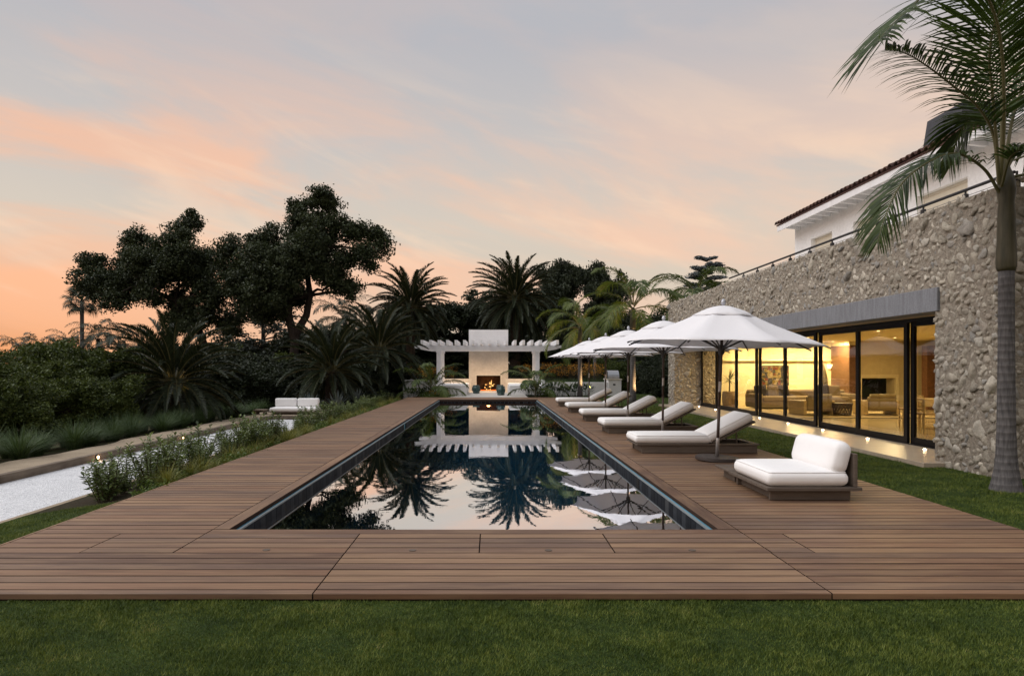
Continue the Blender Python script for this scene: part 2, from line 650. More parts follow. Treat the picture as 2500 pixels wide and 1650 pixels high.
t.bump(n, 0.4, 0.01)
M['edging'] = t.fin(t.mix(1.0, t.ramp(n, [(0.25, (0.105, 0.080, 0.060)), (0.75, (0.235, 0.190, 0.145))]), t.ramp(b, [(0.3, 0.75), (0.7, 1.2)]), 'MULTIPLY'), 0.85, 0.2)
t = NT('limestone_paving')
n = t.noise(t.co('World', (1, 2.2, 1)), 3.0, 6, 0.6)
t.bump(t.noise(t.co('World'), 30, 3), 0.05, 0.005)
M['paving'] = t.fin(t.ramp(n, [(0.25, (0.33, 0.265, 0.20)), (0.75, (0.47, 0.40, 0.315))]), 0.28, 0.5)
t = NT('interior_floor')
n = t.noise(t.co('World', (1, 2.2, 1)), 2.2, 5, 0.6)
M['floor'] = t.fin(t.ramp(n, [(0.25, (0.34, 0.26, 0.14)), (0.75, (0.46, 0.37, 0.21))]), 0.18, 0.5)
M['room_wall'] = plain('cream_room_wall', (0.76, 0.67, 0.42), 0.8, 0.2, var=0.03)
M['room_side'] = plain('ochre_room_wall', (0.66, 0.56, 0.34), 0.8, 0.2, var=0.04)
M['brown_wood'] = plain('brown_joinery', (0.14, 0.065, 0.030), 0.5, 0.4, scale=14, var=0.25)
M['black'] = plain('soot_black', (0.008, 0.007, 0.006), 0.8, 0.2)
M['sofa'] = plain('taupe_sofa_cloth', (0.20, 0.155, 0.10), 0.9, 0.1, bump=0.2)
M['pillow'] = plain('dark_pillow_cloth', (0.06, 0.05, 0.055), 0.9, 0.1)
M['armchair'] = plain('olive_leather', (0.23, 0.175, 0.085), 0.6, 0.3)
M['armchair_side'] = plain('pale_oak', (0.40, 0.29, 0.13), 0.5, 0.4, scale=16)
M['rug'] = plain('sisal_rug', (0.36, 0.28, 0.15), 0.95, 0.1, bump=0.3)
M['dark_wood'] = plain('dark_carved_wood', (0.035, 0.022, 0.015), 0.5, 0.4)
M['wicker'] = plain('wicker_pot', (0.27, 0.18, 0.085), 0.8, 0.2, scale=40, var=0.35, bump=0.6, bscale=90)
M['sculpture'] = plain('carved_green_wood', (0.11, 0.085, 0.035), 0.6, 0.3, scale=12, var=0.3)
# roof
t = NT('clay_roof_tile')
r = t.rand()
n = t.noise(t.co('World'), 16, 5)
M['roof_tile'] = t.fin(t.mix(1.0, t.ramp(r, [(0, (0.050, 0.030, 0.028)), (0.5, (0.085, 0.046, 0.040)), (1, (0.12, 0.066, 0.052))]), t.ramp(n, [(0.3, 0.65), (0.7, 1.25)]), 'MULTIPLY'), 0.8, 0.2)
M['chimney'] = plain('slate_grey_metal', (0.055, 0.058, 0.068), 0.7, 0.3)
t = NT('jade_ceramic')
n = t.noise(t.co('World'), 22, 4)
t.bump(n, 0.6, 0.02)
M['jade'] = t.fin(t.ramp(n, [(0.35, (0.014, 0.038, 0.036)), (0.65, (0.055, 0.105, 0.098))]), 0.25, 0.5)
M['steel'] = plain('stainless_steel', (0.45, 0.45, 0.46), 0.3, 0.5, 0.8)
# bark
t = NT('oak_bark')
n = t.noise(t.co('World', (6, 6, 1.5)), 2.5, 6, 0.7)
t.bump(n, 0.8, 0.05)
M['bark'] = t.fin(t.ramp(n, [(0.3, (0.016, 0.013, 0.011)), (0.7, (0.055, 0.046, 0.040))]), 0.95, 0.1)
t = NT('palm_bark_date')
n = t.noise(t.co('World', (3, 3, 9)), 2.5, 5, 0.7)
t.bump(n, 0.9, 0.08)
M['date_bark'] = t.fin(t.ramp(n, [(0.3, (0.020, 0.015, 0.012)), (0.7, (0.085, 0.062, 0.046))]), 0.95, 0.1)
t = NT('king_palm_trunk')
wv = t.n('ShaderNodeTexWave', wave_type='BANDS', bands_direction='Z')
wv.inputs['Scale'].default_value = 3.4
wv.inputs['Distortion'].default_value = 1.6
wv.inputs['Detail'].default_value = 3
t.l(t.co('World'), wv.inputs['Vector'])
n = t.noise(t.co('World', (14, 14, 2)), 3, 5)
ring = t.ramp(wv.outputs['Fac'], [(0.0, 0.92), (0.85, 1.0), (0.97, 1.18), (1.0, 1.25)])
t.bump(wv.outputs['Fac'], 0.25, 0.02)
M['king_trunk'] = t.fin(t.mix(1.0, t.ramp(n, [(0.3, (0.058, 0.055, 0.056)), (0.7, (0.128, 0.120, 0.118))]), ring, 'MULTIPLY'), 0.85, 0.2)
t = NT('king_crownshaft')
n = t.noise(t.co('World', (10, 10, 1.2)), 2.5, 4)
M['crownshaft'] = t.fin(t.ramp(n, [(0.3, (0.035, 0.032, 0.016)), (0.7, (0.085, 0.074, 0.042))]), 0.5, 0.4)
# foliage
M['oak_leaf'] = leafmat('live_oak_leaves', (0.012, 0.018, 0.009), (0.056, 0.074, 0.032), scale=0.5, trans=0.12)
M['tree_leaf'] = leafmat('dark_tree_leaves', (0.010, 0.015, 0.008), (0.034, 0.046, 0.022), scale=0.4, trans=0.15)
M['bush_leaf'] = leafmat('bush_leaves', (0.018, 0.032, 0.007), (0.090, 0.118, 0.026), scale=0.6, trans=0.2)
M['cedar_leaf'] = leafmat('cedar_needles', (0.020, 0.026, 0.022), (0.055, 0.065, 0.055), scale=0.6, trans=0.1)
M['cypress_leaf'] = leafmat('hazed_cypress_needles', (0.11, 0.13, 0.145), (0.19, 0.21, 0.225), scale=0.4, trans=0.1)  # distance haze painted into the needles as a pale blue-grey
M['date_frond'] = leafmat('date_palm_leaflets', (0.010, 0.016, 0.008), (0.036, 0.047, 0.021), scale=0.7, trans=0.12, rough=0.45)
M['king_frond'] = leafmat('king_palm_leaflets', (0.026, 0.050, 0.012), (0.120, 0.160, 0.036), scale=0.9, trans=0.3, rough=0.45)
M['near_frond'] = leafmat('near_palm_leaflets', (0.016, 0.032, 0.010), (0.065, 0.100, 0.026), scale=1.6, trans=0.35, rough=0.4)
M['dead_frond'] = leafmat('dry_palm_leaflets', (0.07, 0.045, 0.03), (0.17, 0.125, 0.085), scale=2, trans=0.2)
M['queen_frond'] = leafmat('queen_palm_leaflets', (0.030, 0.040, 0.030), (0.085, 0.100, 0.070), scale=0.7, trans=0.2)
M['rachis'] = plain('frond_stalk', (0.11, 0.10, 0.040), 0.5, 0.4)
M['shrub_leaf'] = leafmat('glossy_shrub_leaves', (0.036, 0.064, 0.018), (0.185, 0.235, 0.075), scale=3, trans=0.2, rough=0.4, spec=0.45)
M['ground_leaf'] = leafmat('groundcover_leaves', (0.030, 0.062, 0.012), (0.15, 0.20, 0.05), scale=3, trans=0.25, rough=0.5)
M['sedge'] = leafmat('sedge_blades', (0.08, 0.095, 0.015), (0.23, 0.22, 0.055), scale=3, trans=0.25)
M['mat_rush'] = leafmat('mat_rush_blades', (0.032, 0.060, 0.024), (0.105, 0.155, 0.066), scale=1.0, trans=0.2)
t = NT('lawn_blades')
n1 = t.ramp(t.noise(t.co('World'), 2.6, 3), [(0.36, 0.0), (0.64, 1.0)])
n2 = t.ramp(t.noise(t.co('World'), 13, 3), [(0.36, 0.0), (0.64, 1.0)])
f = t.math('ADD', t.math('ADD', t.math('MULTIPLY', n1, 0.34), t.math('MULTIPLY', n2, 0.30)), t.math('MULTIPLY', t.rand(), 0.40))
gc_ = t.ramp(f, [(0.05, (0.014, 0.034, 0.004)), (0.5, (0.078, 0.112, 0.014)), (0.85, (0.165, 0.200, 0.034)), (1.0, (0.28, 0.25, 0.085))])
t.fin(gc_, 0.55, 0.25)
tr = t.n('ShaderNodeBsdfTranslucent')
t.l(gc_, tr.inputs[0])
mx = t.n('ShaderNodeMixShader')
mx.inputs[0].default_value = 0.2
t.l(t.b.outputs[0], mx.inputs[1])
t.l(tr.outputs[0], mx.inputs[2])
t.l(mx.outputs[0], t.out.inputs[0])
M['grass'] = t.m
M['stem'] = plain('brown_stem', (0.05, 0.042, 0.025), 0.8, 0.2)
M['orange_flower'] = leafmat('orange_flowers', (0.30, 0.12, 0.015), (0.60, 0.30, 0.04), scale=2, trans=0.2)
M['agave'] = leafmat('agave_leaves', (0.09, 0.12, 0.12), (0.20, 0.235, 0.24), scale=2, trans=0.05)
M['strelitzia'] = leafmat('lance_leaves', (0.022, 0.042, 0.022), (0.075, 0.115, 0.060), scale=2, trans=0.2)

# ================================================================== terrain
GX = [-600, -100, -30, -16, -11.5, -9.3, -8.3, -8.2, -6.1, -6.0, -4.2, -4.0, 600]
GZ = [-30, -11, -4.2, -1.7, -0.62, -0.37, -0.37, -0.52, -0.52, -0.405, -0.14, -0.058, -0.058]
PX0, PX1, PY0, PY1 = -2.43, 2.10, 6.33, 31.6       # pool opening between the copings
WATER_Z = -0.14
DX0, DX1, DY0, DY1 = -4.13, 4.90, 4.53, 33.9       # deck outline


def gz(x, y):
    return float(np.interp(x, GX, GZ))


def sheet(name, xs, ys, mat, dz=0.0, skip=None, zf=gz):
    mb = MB()
    for x in xs:
        for y in ys:
            mb.v.append((x, y, zf(x, y) + dz))
    n = len(ys)
    for i in range(len(xs) - 1):
        for j in range(n - 1):
            if skip and skip((xs[i] + xs[i + 1]) / 2, (ys[j] + ys[j + 1]) / 2):
                continue
            mb.f.append((i * n + j, (i + 1) * n + j, (i + 1) * n + j + 1, i * n + j + 1))
    return mb.build(name, mat)


def frange(a, b, n):
    return [a + (b - a) * i / n for i in range(n + 1)]


PX0o, PX1o, PY0o, PY1o = PX0 - 0.14, PX1 + 0.14, PY0 - 0.14, PY1 + 0.14
xs = sorted(set([-600, -300, -100, -60, -30, -22, -16, -13, -11.5, -10.4, -9.3, -8.3, -8.2, -6.1, -6.0, -5, -4.2, -4.0, PX0o, PX1o, 5, 7, 10, 20, 60, 200, 600]))
ys = sorted(set([-200, -20, 0, 4.5, PY0o, 10, 15, 20, 25, PY1o, 34, 40, 60, 120, 300, 900]))
g = sheet('ground', xs, ys, M['soil'], 0.0, lambda x, y: PX0o < x < PX1o and PY0o < y < PY1o)
tag(g, kind='structure')
lawn = sheet('lawn', frange(-12, 26, 38), frange(-10, DY0 + 0.25, 8), M['lawn'], 0.006)
tag(lawn, kind='structure')
lawn2 = sheet('lawn', frange(DX1 - 0.2, 26, 30), frange(DY0 + 0.25, 46, 30), M['lawn'], 0.006)
tag(lawn2, kind='structure')
lawn3 = sheet('lawn', frange(-5.95, DX0 + 0.15, 6), frange(DY0 + 0.25, 8.7, 4), M['lawn'], 0.006)
tag(lawn3, kind='structure')


def blades(regions, h0, h1, w, mat, name):
    """short lawn blades as single bent triangles"""
    V, n0 = [], 0
    for (x0, x1, y0, y1, dens, sc) in regions:
        n = int((x1 - x0) * (y1 - y0) * dens)
        x = RNG.uniform(x0, x1, n)
        y = RNG.uniform(y0, y1, n)
        z = np.interp(x, GX, GZ) + 0.004
        # tufts: height drifts slowly over the lawn
        tuft = 0.75 + 0.35 * np.sin(x * 5.1 + 1.7 * np.sin(y * 3.3)) * np.sin(y * 6.3 + 1.3 * np.sin(x * 2.9)) + RNG.normal(0, 0.15, n)
        h = np.clip(RNG.uniform(h0, h1, n) * tuft, 0.008, 0.07) * min(sc, 1.5)
        a = RNG.uniform(0, 2 * np.pi, n)
        b = a + RNG.normal(1.57, 0.6, n)
        lean = RNG.uniform(0.2, 1.1, n) * h
        ww = w * sc * RNG.uniform(0.7, 1.3, n)
        p0 = np.stack([x - np.cos(a) * ww, y - np.sin(a) * ww, z], 1)
        p1 = np.stack([x + np.cos(a) * ww, y + np.sin(a) * ww, z], 1)
        p2 = np.stack([x + np.cos(b) * lean, y + np.sin(b) * lean, z + h], 1)
        V.append(np.stack([p0, p1, p2], 1).reshape(-1, 3))
    V = np.concatenate(V)
    Fc = np.arange(len(V)).reshape(-1, 3)
    return link(name, np_mesh(name, V, Fc, mat))


gr = blades([(-3.2, 3.8, 3.1, 4.53, 20000, 1.0), (-4.2, -3.2, 4.0, 4.5, 9000, 1.2), (3.8, 4.8, 4.0, 4.5, 9000, 1.2),
             (4.92, 7.0, 5.6, 8.0, 6500, 1.2), (4.92, 7.05, 8.0, 11.0, 4500, 1.3), (4.92, 6.7, 11.0, 16.0, 2600, 1.6),
             (4.92, 6.7, 16.0, 28.0, 1000, 2.2), (4.92, 12.0, 28.0, 38.0, 350, 3.0),
             (-5.9, -4.16, 5.6, 8.7, 6000, 1.2)], 0.014, 0.030, 0.0021, M['grass'], 'lawn_grass')
tag(gr, 'short mown green grass of the lawn around the deck', 'grass', kind='stuff')

# ================================================================== deck
deck = empty('pool_deck', (0, 0, 0), 'brown hardwood board deck framing the swimming pool', 'deck', kind='structure')
u = MB()
u.box(DX0 + 0.03, PX0 - 0.05, PY0 + 0.05, DY1 - 0.03, -0.11, -0.041)
u.box(PX1 + 0.05, DX1 - 0.03, PY0 + 0.05, DY1 - 0.03, -0.11, -0.041)
u.box(DX0 + 0.03, DX1 - 0.03, DY0 + 0.035, PY0 + 0.045, -0.11, -0.042)
u.box(PX0 - 0.045, PX1 + 0.045, PY1 - 0.045, DY1 - 0.03, -0.11, -0.042)
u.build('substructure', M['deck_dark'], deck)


def board_mesh(L, W, T=0.038, c=0.004, nosing=False):
    """board along local X from 0 to L, width W along Y, top at z=0"""
    pr = [(0, -T), (W, -T), (W, -c), (W - c, 0), (c, 0), (0, -c)]
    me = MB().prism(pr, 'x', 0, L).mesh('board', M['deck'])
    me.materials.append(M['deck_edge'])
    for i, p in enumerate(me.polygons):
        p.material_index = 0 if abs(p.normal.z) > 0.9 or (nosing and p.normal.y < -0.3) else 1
    return me


BM = {}


def board(x, y, L, W, along='x', jit=True):
    k = (round(L, 3), round(W, 3))
    if k not in BM:
        BM[k] = board_mesh(*k, nosing=abs(W - 0.085 + GAP) < 1e-4)
    z = random.uniform(-0.0012, 0.0012) if jit else 0
    if along == 'x':
        return link('board', BM[k], deck, (x, y, z))
    return link('board', BM[k], deck, (x + W, y, z), (0, 0, R(90)))


GAP = 0.009
PITCH = 0.152
rest = MB()


def cut_row(y, W, cuts, g=GAP):
    for a, b in zip(cuts[:-1], cuts[1:]):
        board(a + g / 2, y, b - a - g, W - g)


rows_front = 6
y = DY0
cut_row(y, 0.085, [DX0, -1.187, 2.26, DX1])
y += 0.085
for i in range(rows_front):
    cut_row(y, PITCH, [DX0, -1.187, 2.26, DX1], 0.010)
    y += PITCH
ymid = y
rows2 = 4
p2 = (PY0 - 0.17 - ymid) / rows2
for i in range(rows2):
    cut_row(y, p2, [DX0, -3.34, -2.58, -1.187, -0.10, 1.0, 2.27, 2.62, DX1], 0.010)
    y += p2
cut_row(y, 0.17, [DX0, -2.58, 2.27, DX1])
y = PY0
i = 0
while y < DY1 - 0.02:
    W = min(PITCH, DY1 - y)
    far = y > PY1 + 0.15
    if y < 23.0:
        board(DX0, y + GAP / 2, -2.585 - DX0, W - GAP)
        board(2.275, y + GAP / 2, DX1 - 2.275, W - GAP)
    else:
        segs = [(DX0, DX1)] if far else [(DX0, -2.585), (2.275, DX1)]
        for a, b in segs:
            z = random.uniform(-0.001, 0.001)
            rest.box(a, b, y + GAP, y + W - GAP, -0.038, z)
    y += PITCH
tag(rest.build('far_boards', M['deck'], deck), kind='stuff')
for yy in frange(PY0, PY1, 7)[:-1]:
    L = (PY1 - PY0) / 7
    board(-2.58, yy + 0.002, L - 0.004, 0.15, 'y', False)
    board(PX1, yy + 0.002, L - 0.004, 0.17, 'y', False)
board(-2.58, PY1 + 0.002, 4.85, 0.148, 'x', False)
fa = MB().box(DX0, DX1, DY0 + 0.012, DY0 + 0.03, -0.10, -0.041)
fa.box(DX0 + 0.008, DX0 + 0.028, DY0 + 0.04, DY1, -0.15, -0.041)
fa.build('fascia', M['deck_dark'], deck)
edge = MB().box(DX0 - 0.024, DX0 - 0.002, DY0, DY1, -0.12, 0.002).build('edge_board', M['deck'], deck)
for k, (ux, vy) in enumerate([(650, 1342), (1007, 1343), (1339, 1343), (1690, 1343)]):
    yy = 2500 / (vy - 896)
    xx = (ux - 1200) * yy / F
    MB().lathe([(0.030, -0.004), (0.030, 0.0035), (0.022, 0.0035), (0.020, 0.0022)], 14, (xx, yy)).build('lift_ring', M['taupe'], deck)

# ================================================================== pool
pool = empty('swimming_pool', (0, 0, 0), 'long dark tiled lap pool set in the deck', 'pool', kind='structure')
wx0, wx1, wy0, wy1 = PX0 + 0.025, PX1 - 0.025, PY0 + 0.025, PY1 - 0.025
ba = MB()
D = -1.7
ba.box(wx0 - 0.12, wx0, wy0 - 0.12, wy1 + 0.12, D, -0.045)
ba.box(wx1, wx1 + 0.12, wy0 - 0.12, wy1 + 0.12, D, -0.045)
ba.box(wx0, wx1, wy0 - 0.12, wy0, D, -0.046)
ba.box(wx0, wx1, wy1, wy1 + 0.12, D, -0.046)
ba.box(wx0 - 0.12, wx1 + 0.12, wy0 - 0.12, wy1 + 0.12, D - 0.1, D)
ba.build('basin', M['basin'], pool)
lg = MB().box(wx0 + 0.02, wx0 + 0.32, wy0 + 0.1, wy1 - 0.1, -0.75, -0.30)
lg.box(wx1 - 0.32, wx1 - 0.02, wy0 + 0.1, wy1 - 0.1, -0.75, -0.30)
lg.build('bench_ledge', M['grout'], pool)
TL = 0.176
tm_x = MB().cbox(-0.0, 0.014, 0.003, TL - 0.003, -0.285, -0.058, 0.003).mesh('tile', M['tile'])
ny = int((wy1 - wy0) / TL)
for k in range(ny):
    yy = wy0 + k * TL
    if k not in (70, 71):
        link('tile', tm_x, pool, (wx0, yy, random.uniform(-0.002, 0.002)))
    if 3.0 < yy - wy0 < 3.3 or 16 < yy - wy0 < 16.2:
        MB().box(wx1 - 0.02, wx1 - 0.003, yy + 0.01, yy + TL - 0.01, -0.27, -0.07).build('skimmer', M['black'], pool)
    else:
        link('tile', tm_x, pool, (wx1, yy + TL, random.uniform(-0.002, 0.002)), (0, 0, R(180)))
nx = int((wx1 - wx0) / TL)
for k in range(nx):
    link('tile', tm_x, pool, (wx0 + (k) * TL + 0.01, wy1, 0), (0, 0, R(-90)))
tr_ = MB().box(wx0 - 0.004, wx0 + 0.016, wy0, wy1, -0.056, -0.040).box(wx1 - 0.016, wx1 + 0.004, wy0, wy1, -0.056, -0.040)
tr_.box(wx0 + 0.02, wx1 - 0.02, wy1 - 0.016, wy1 + 0.004, -0.056, -0.040)
tr_.build('metal_trim', M['trim_metal'], pool)
wa = MB()
wa.add([(wx0 + 0.002, wy0 + 0.002, WATER_Z), (wx1 - 0.002, wy0 + 0.002, WATER_Z), (wx1 - 0.002, wy1 - 0.002, WATER_Z), (wx0 + 0.002, wy1 - 0.002, WATER_Z)], [(0, 1, 2, 3)])
tag(wa.build('water', M['water']), kind='structure')

# ================================================================== bocce court and gravel path
CX0, CX1, CY1, CZ = -8.20, -6.05, 25.4, -0.45
ct = MB()
ct.add([(CX0 - 0.02, -6, CZ), (CX1 + 0.02, -6, CZ), (CX1 + 0.02, CY1 + 0.02, CZ), (CX0 - 0.02, CY1 + 0.02, CZ)], [(0, 1, 2, 3)])
tag(ct.build('gravel_court', M['gravel']), kind='structure')
edg = empty('court_edging', (CX0, 0, CZ), 'long weathered timber edging beam along the white gravel court', 'edging')
L = 3.1
k = 0
yy = -1.0
while yy < CY1:
    e = min(yy + L, CY1 + 0.25)
    MB().cbox(CX0 - 0.14, CX0 + random.uniform(-0.006, 0.006), yy + 0.003, e - 0.003, CZ - 0.06, CZ + 0.145, 0.006).build('beam', M['edging'], edg)
    yy = e
MB().cbox(CX0 + 0.008, CX1 + 0.3, CY1, CY1 + 0.16, CZ - 0.06, CZ + 0.142, 0.006).build('beam', M['edging'], edg)
kb = empty('court_kerb', (CX1, 0, CZ), 'pale low kerb between the gravel court and the shrub bed', 'kerb')
for yy in frange(-1, CY1 - 0.05, 9)[:-1]:
    MB().cbox(CX1, CX1 + 0.10, yy + 0.003, yy + (CY1 + 0.95) / 9 - 0.003, CZ - 0.08, CZ + 0.055, 0.006).build('stone_length', M['path'], kb)
pa = MB()
wav = [(-9.25 + 0.10 * math.sin(yy * 1.3) + 0.07 * math.sin(yy * 3.1 + 1), yy) for yy in frange(-4, 29.5, 60)]
for (xa, ya), (xb, yb) in zip(wav[:-1], wav[1:]):
    xr = CX0 - 0.135
    pa.add([(xa, ya, -0.335), (xr, ya, -0.325), (xr, yb, -0.325), (xb, yb, -0.335)], [(0, 1, 2, 3)])
pa.add([(CX0 - 0.135, CY1 + 0.155, -0.325), (-5.6, CY1 + 0.155, -0.325), (-5.6, 29.5, -0.325), (CX0 - 0.135, 29.5, -0.325)], [(0, 1, 2, 3)])
tag(pa.build('gravel_path', M['path']), kind='structure')
bulb = emit('warm_lamp', (1.0, 0.62, 0.30), 14.0)
for i, uu in enumerate((236.7, 445.4, 586.5)):
    yl = F * CX0 / (uu - 1200)
    lamp = empty('step_light', (CX0, yl, CZ + 0.075), ['lit step lamp nearest the viewer in the court edging beam', 'lit step lamp midway along the court edging beam', 'lit step lamp farthest along the court edging, toward the white sofa'][i], 'step light', 'lamps set into the court edging')
    MB().box(CX0 + 0.006, CX0 + 0.020, yl - 0.05, yl + 0.05, CZ + 0.03, CZ + 0.125).build('lamp_housing', M['frame'], lamp)
    MB().lathe([(0.026, -0.006), (0.030, 0.0), (0.020, 0.006)], 12).v
    b = MB().lathe([(0.030, 0.0), (0.028, 0.008), (0.016, 0.013)], 12)
    b.v = [(CX0 + 0.021 + p[2], yl + p[0], CZ + 0.078 + p[1]) for p in b.v]
    b.build('lamp_lens', bulb, lamp)
    ld = bpy.data.lights.new('step_lamp', 'POINT')
    ld.energy = 0.5
    ld.color = (1, 0.6, 0.3)
    ld.shadow_soft_size = 0.03
    lo = bpy.data.objects.new('step_lamp', ld)
    COL.objects.link(lo)
    lo.location = (CX0 + 0.08, yl, CZ + 0.08)

# ================================================================== house
HO = (7.05, 9.5, 0)
house = empty('house', HO, 'stone and white stucco house with glass wall and tiled roof', 'house')
WX, WT, GXP = 7.05, 4.01, 8.06
YN, YO0, YO1, YF = 9.5, 10.85, 26.3, 27.2
wall = MB()
wall.box(WX, 8.0, YO0 - 0.001, YF, 2.76, WT)
wall.box(WX, 16, YN, YO0, -0.2, WT)
wall.box(WX, 8.75, YO1, YF, -0.2, 2.759)
wall.box(7.42, 7.999, YO0, YO1, 2.44, 2.759)
stw = wall.build('stone_wall', M['mortar'], house)

SV = []
for q in range(14):
    bm = bmesh.new()
    bmesh.ops.create_icosphere(bm, subdivisions=2, radius=1.0)
    rr = random.Random(q + 50)
    ax = [(Vector((rr.gauss(0, 1), rr.gauss(0, 1), rr.gauss(0, 0.8))).normalized(), rr.uniform(0.5, 0.85)) for _ in range(11)]
    for w in bm.verts:
        for nrm, d in ax:            # chip flat facets off a boulder
            s = w.co.dot(nrm)
            if s > d:
                w.co -= nrm * (s - d)
        th_ = math.atan2(w.co.y, w.co.x)
        k_ = 1 + 0.20 * math.sin(2 * th_ + q) + 0.16 * math.sin(3 * th_ + 2.3 * q) + 0.10 * math.sin(5 * th_ + q * q)
        w.co.x *= k_ * rr.uniform(0.76, 1.16)
        w.co.y *= k_ * rr.uniform(0.76, 1.16)
        w.co.z *= rr.uniform(0.5, 1.3)
    bmesh.ops.delete(bm, geom=[w for w in bm.verts if w.co.z < -0.28], context='VERTS')
    bm.verts.index_update()
    V = np.array([w.co[:] for w in bm.verts])
    Fc = np.array([[w.index for w in f.verts] for f in bm.faces])
    bm.free()
    me = np_mesh('stone', V, Fc, M['stone'], False)
    SV.append((me, V, Fc))


def pack(w, h, sizes, edge=0.03, ok=None):
    pts = np.zeros((0, 3))
    for rad, tries in sizes:
        for _ in range(tries):
            r_ = rad * random.uniform(0.82, 1.2)
            s, t_ = random.uniform(-edge + r_ * 0.6, w + edge - r_ * 0.6), random.uniform(-edge + r_ * 0.6, h + edge - r_ * 0.6)
            if len(pts):
                d = np.hypot(pts[:, 0] - s, pts[:, 1] - t_)
                if (d < (pts[:, 2] + r_) * 0.66).any():
                    continue
            pts = np.vstack([pts, (s, t_, r_)])
    return pts


SIZES = [(0.15, 18), (0.10, 380), (0.070, 5200), (0.050, 7500), (0.036, 5000)]


def scale_sizes(a):
    return [(s, max(4, int(n * a))) for s, n in SIZES]


stones = []          # (matrix, variant, weight)


def stones_on(o, ex, ey, nrm, w, h, f):
    o, ex, ey, nrm = Vector(o), Vector(ex), Vector(ey), Vector(nrm)
    for s, t_, r_ in pack(w, h, scale_sizes(f)):
        a = random.uniform(0, 2 * math.pi)
        st = random.uniform(0.85, 1.3)
        dpt = r_ * random.uniform(0.26, 0.72)
        c = o + ex * s + ey * t_ - nrm * random.uniform(0.0, 0.02)
        e1 = ex * math.cos(a) + ey * math.sin(a)
        e2 = -ex * math.sin(a) + ey * math.cos(a)
        m = Matrix((( *(e1 * r_ * st), 0), (*(e2 * r_ / st), 0), (*(nrm * dpt), 0), (0, 0, 0, 1))).transposed()
        m.translation = c - Vector(HO)
        stones.append((m, random.randrange(len(SV)), r_ / max(c.y, 1) * (1.0 if abs(nrm.y) > 0.5 else 0.6)))


stones_on((WX, YN, 2.76), (0, 1, 0), (0, 0, 1), (-1, 0, 0), YF - YN, WT - 2.76, 1.0)
stones_on((WX, YN, -0.1), (0, 1, 0), (0, 0, 1), (-1, 0, 0), YO0 - YN, 2.86, 0.32)
stones_on((WX, YN, -0.1), (1, 0, 0), (0, 0, 1), (0, -1, 0), 0.7, 4.25, 0.22)
stones_on((WX, YO1, 0.0), (1, 0, 0), (0, 0, 1), (0, -1, 0), 1.65, 2.42, 0.30)
stones_on((WX, YO1, -0.1), (0, 1, 0), (0, 0, 1), (-1, 0, 0), YF - YO1, 2.86, 0.2)
stones.sort(key=lambda q: -q[2])
for m, q, w in stones[:300]:
    o = link('stone', SV[q][0], stw)
    o.matrix_local = m
Vs, Fs, nb = [], [], 0
for m, q, w in stones[300:]:
    A = np.array(m)
    Vs.append(SV[q][1] @ A[:3, :3].T + A[:3, 3])
    Fs.append(SV[q][2] + nb)
    nb += len(SV[q][1])
tag(link('small_stones', np_mesh('small_stones', np.concatenate(Vs), np.concatenate(Fs), M['stone'], False), stw), kind='stuff')

MB().cbox(7.00, 7.415, YO0 - 0.12, 26.1, 2.38, 2.757, 0.008).build('lintel', M['lintel'], house)
MB().box(7.416, 8.3, YO0, YO1, 2.425, 2.439).build('soffit', M['soffit'], house)
# parapet cap, terrace slab
MB().box(8.0, 10.75, YN, 26.9, 3.55, 3.75).build('terrace_slab', M['cream_paint'], house)
# glass doors
ydoor = [F * GXP / d for d in (511, 549, 594, 647, 712, 792, 889, 1015, 1178)]
for i in range(8):
    y1, y0 = ydoor[i], ydoor[i + 1]
    xo = GXP + (0.06 if i % 2 else 0.0)
    fr = MB()
    st = 0.115
    fr.box(xo, xo + 0.055, y0 + 0.004, y0 + st, 0.03, 2.36)
    fr.box(xo, xo + 0.055, y1 - st, y1 - 0.004, 0.03, 2.36)
    fr.box(xo + 0.001, xo + 0.054, y0 + st, y1 - st, 0.03, 0.15)
    fr.box(xo + 0.001, xo + 0.054, y0 + st, y1 - st, 2.28, 2.36)
    d = fr.build('glass_door', M['frame'], house)
    MB().box(xo + 0.02, xo + 0.03, y0 + st - 0.01, y1 - st + 0.01, 0.14, 2.29).build('pane', M['glass'], d)
tk = MB().box(GXP - 0.03, GXP + 0.16, YO0, YO1, -0.05, 0.028).box(GXP - 0.03, GXP + 0.16, YO0, YO1, 2.362, 2.424)
tk.build('door_track', M['frame'], house)
pv = MB()
for j in range(9):
    a = 10.55 + j * 1.87
    pv.cbox(6.68, GXP - 0.032, a + 0.003, min(a + 1.87, 27.3) - 0.003, -0.14, 0.018, 0.004)
tag(pv.build('paving', M['paving']), kind='structure')

# room behind the glass
room = MB().box(8.24, 20, YO0, YO1, -0.14, 0.012)
room.build('room_floor', M['floor'], house)
MB().box(8.22, 20, YO0, YO1, 2.45, 2.55).build('room_ceiling', M['room_wall'], house)
MB().box(8.76, 13.05, YO1 - 0.06, YO1 + 0.2, 0.012, 2.45).build('room_wall', M['room_wall'], house)
MB().box(13.05, 13.32, 24.9, YO1, 0.012, 2.3).build('door_surround', M['brown_wood'], house)
MB().box(13.05, 13.32, 24.92, YO1, 2.3, 2.45).build('room_wall', M['room_wall'], house)
chb = MB().box(13.32, 13.70, 25.3, YO1, 0.012, 2.45).box(14.92, 15.6, 25.3, YO1, 0.012, 2.45).box(13.70, 14.92, 25.3, YO1, 1.08, 2.45)
fpw = chb.build('fireplace_wall', M['room_side'], house)
MB().box(13.70, 14.92, 25.8, 25.9, 0.012, 1.08).build('firebox', M['black'], house)
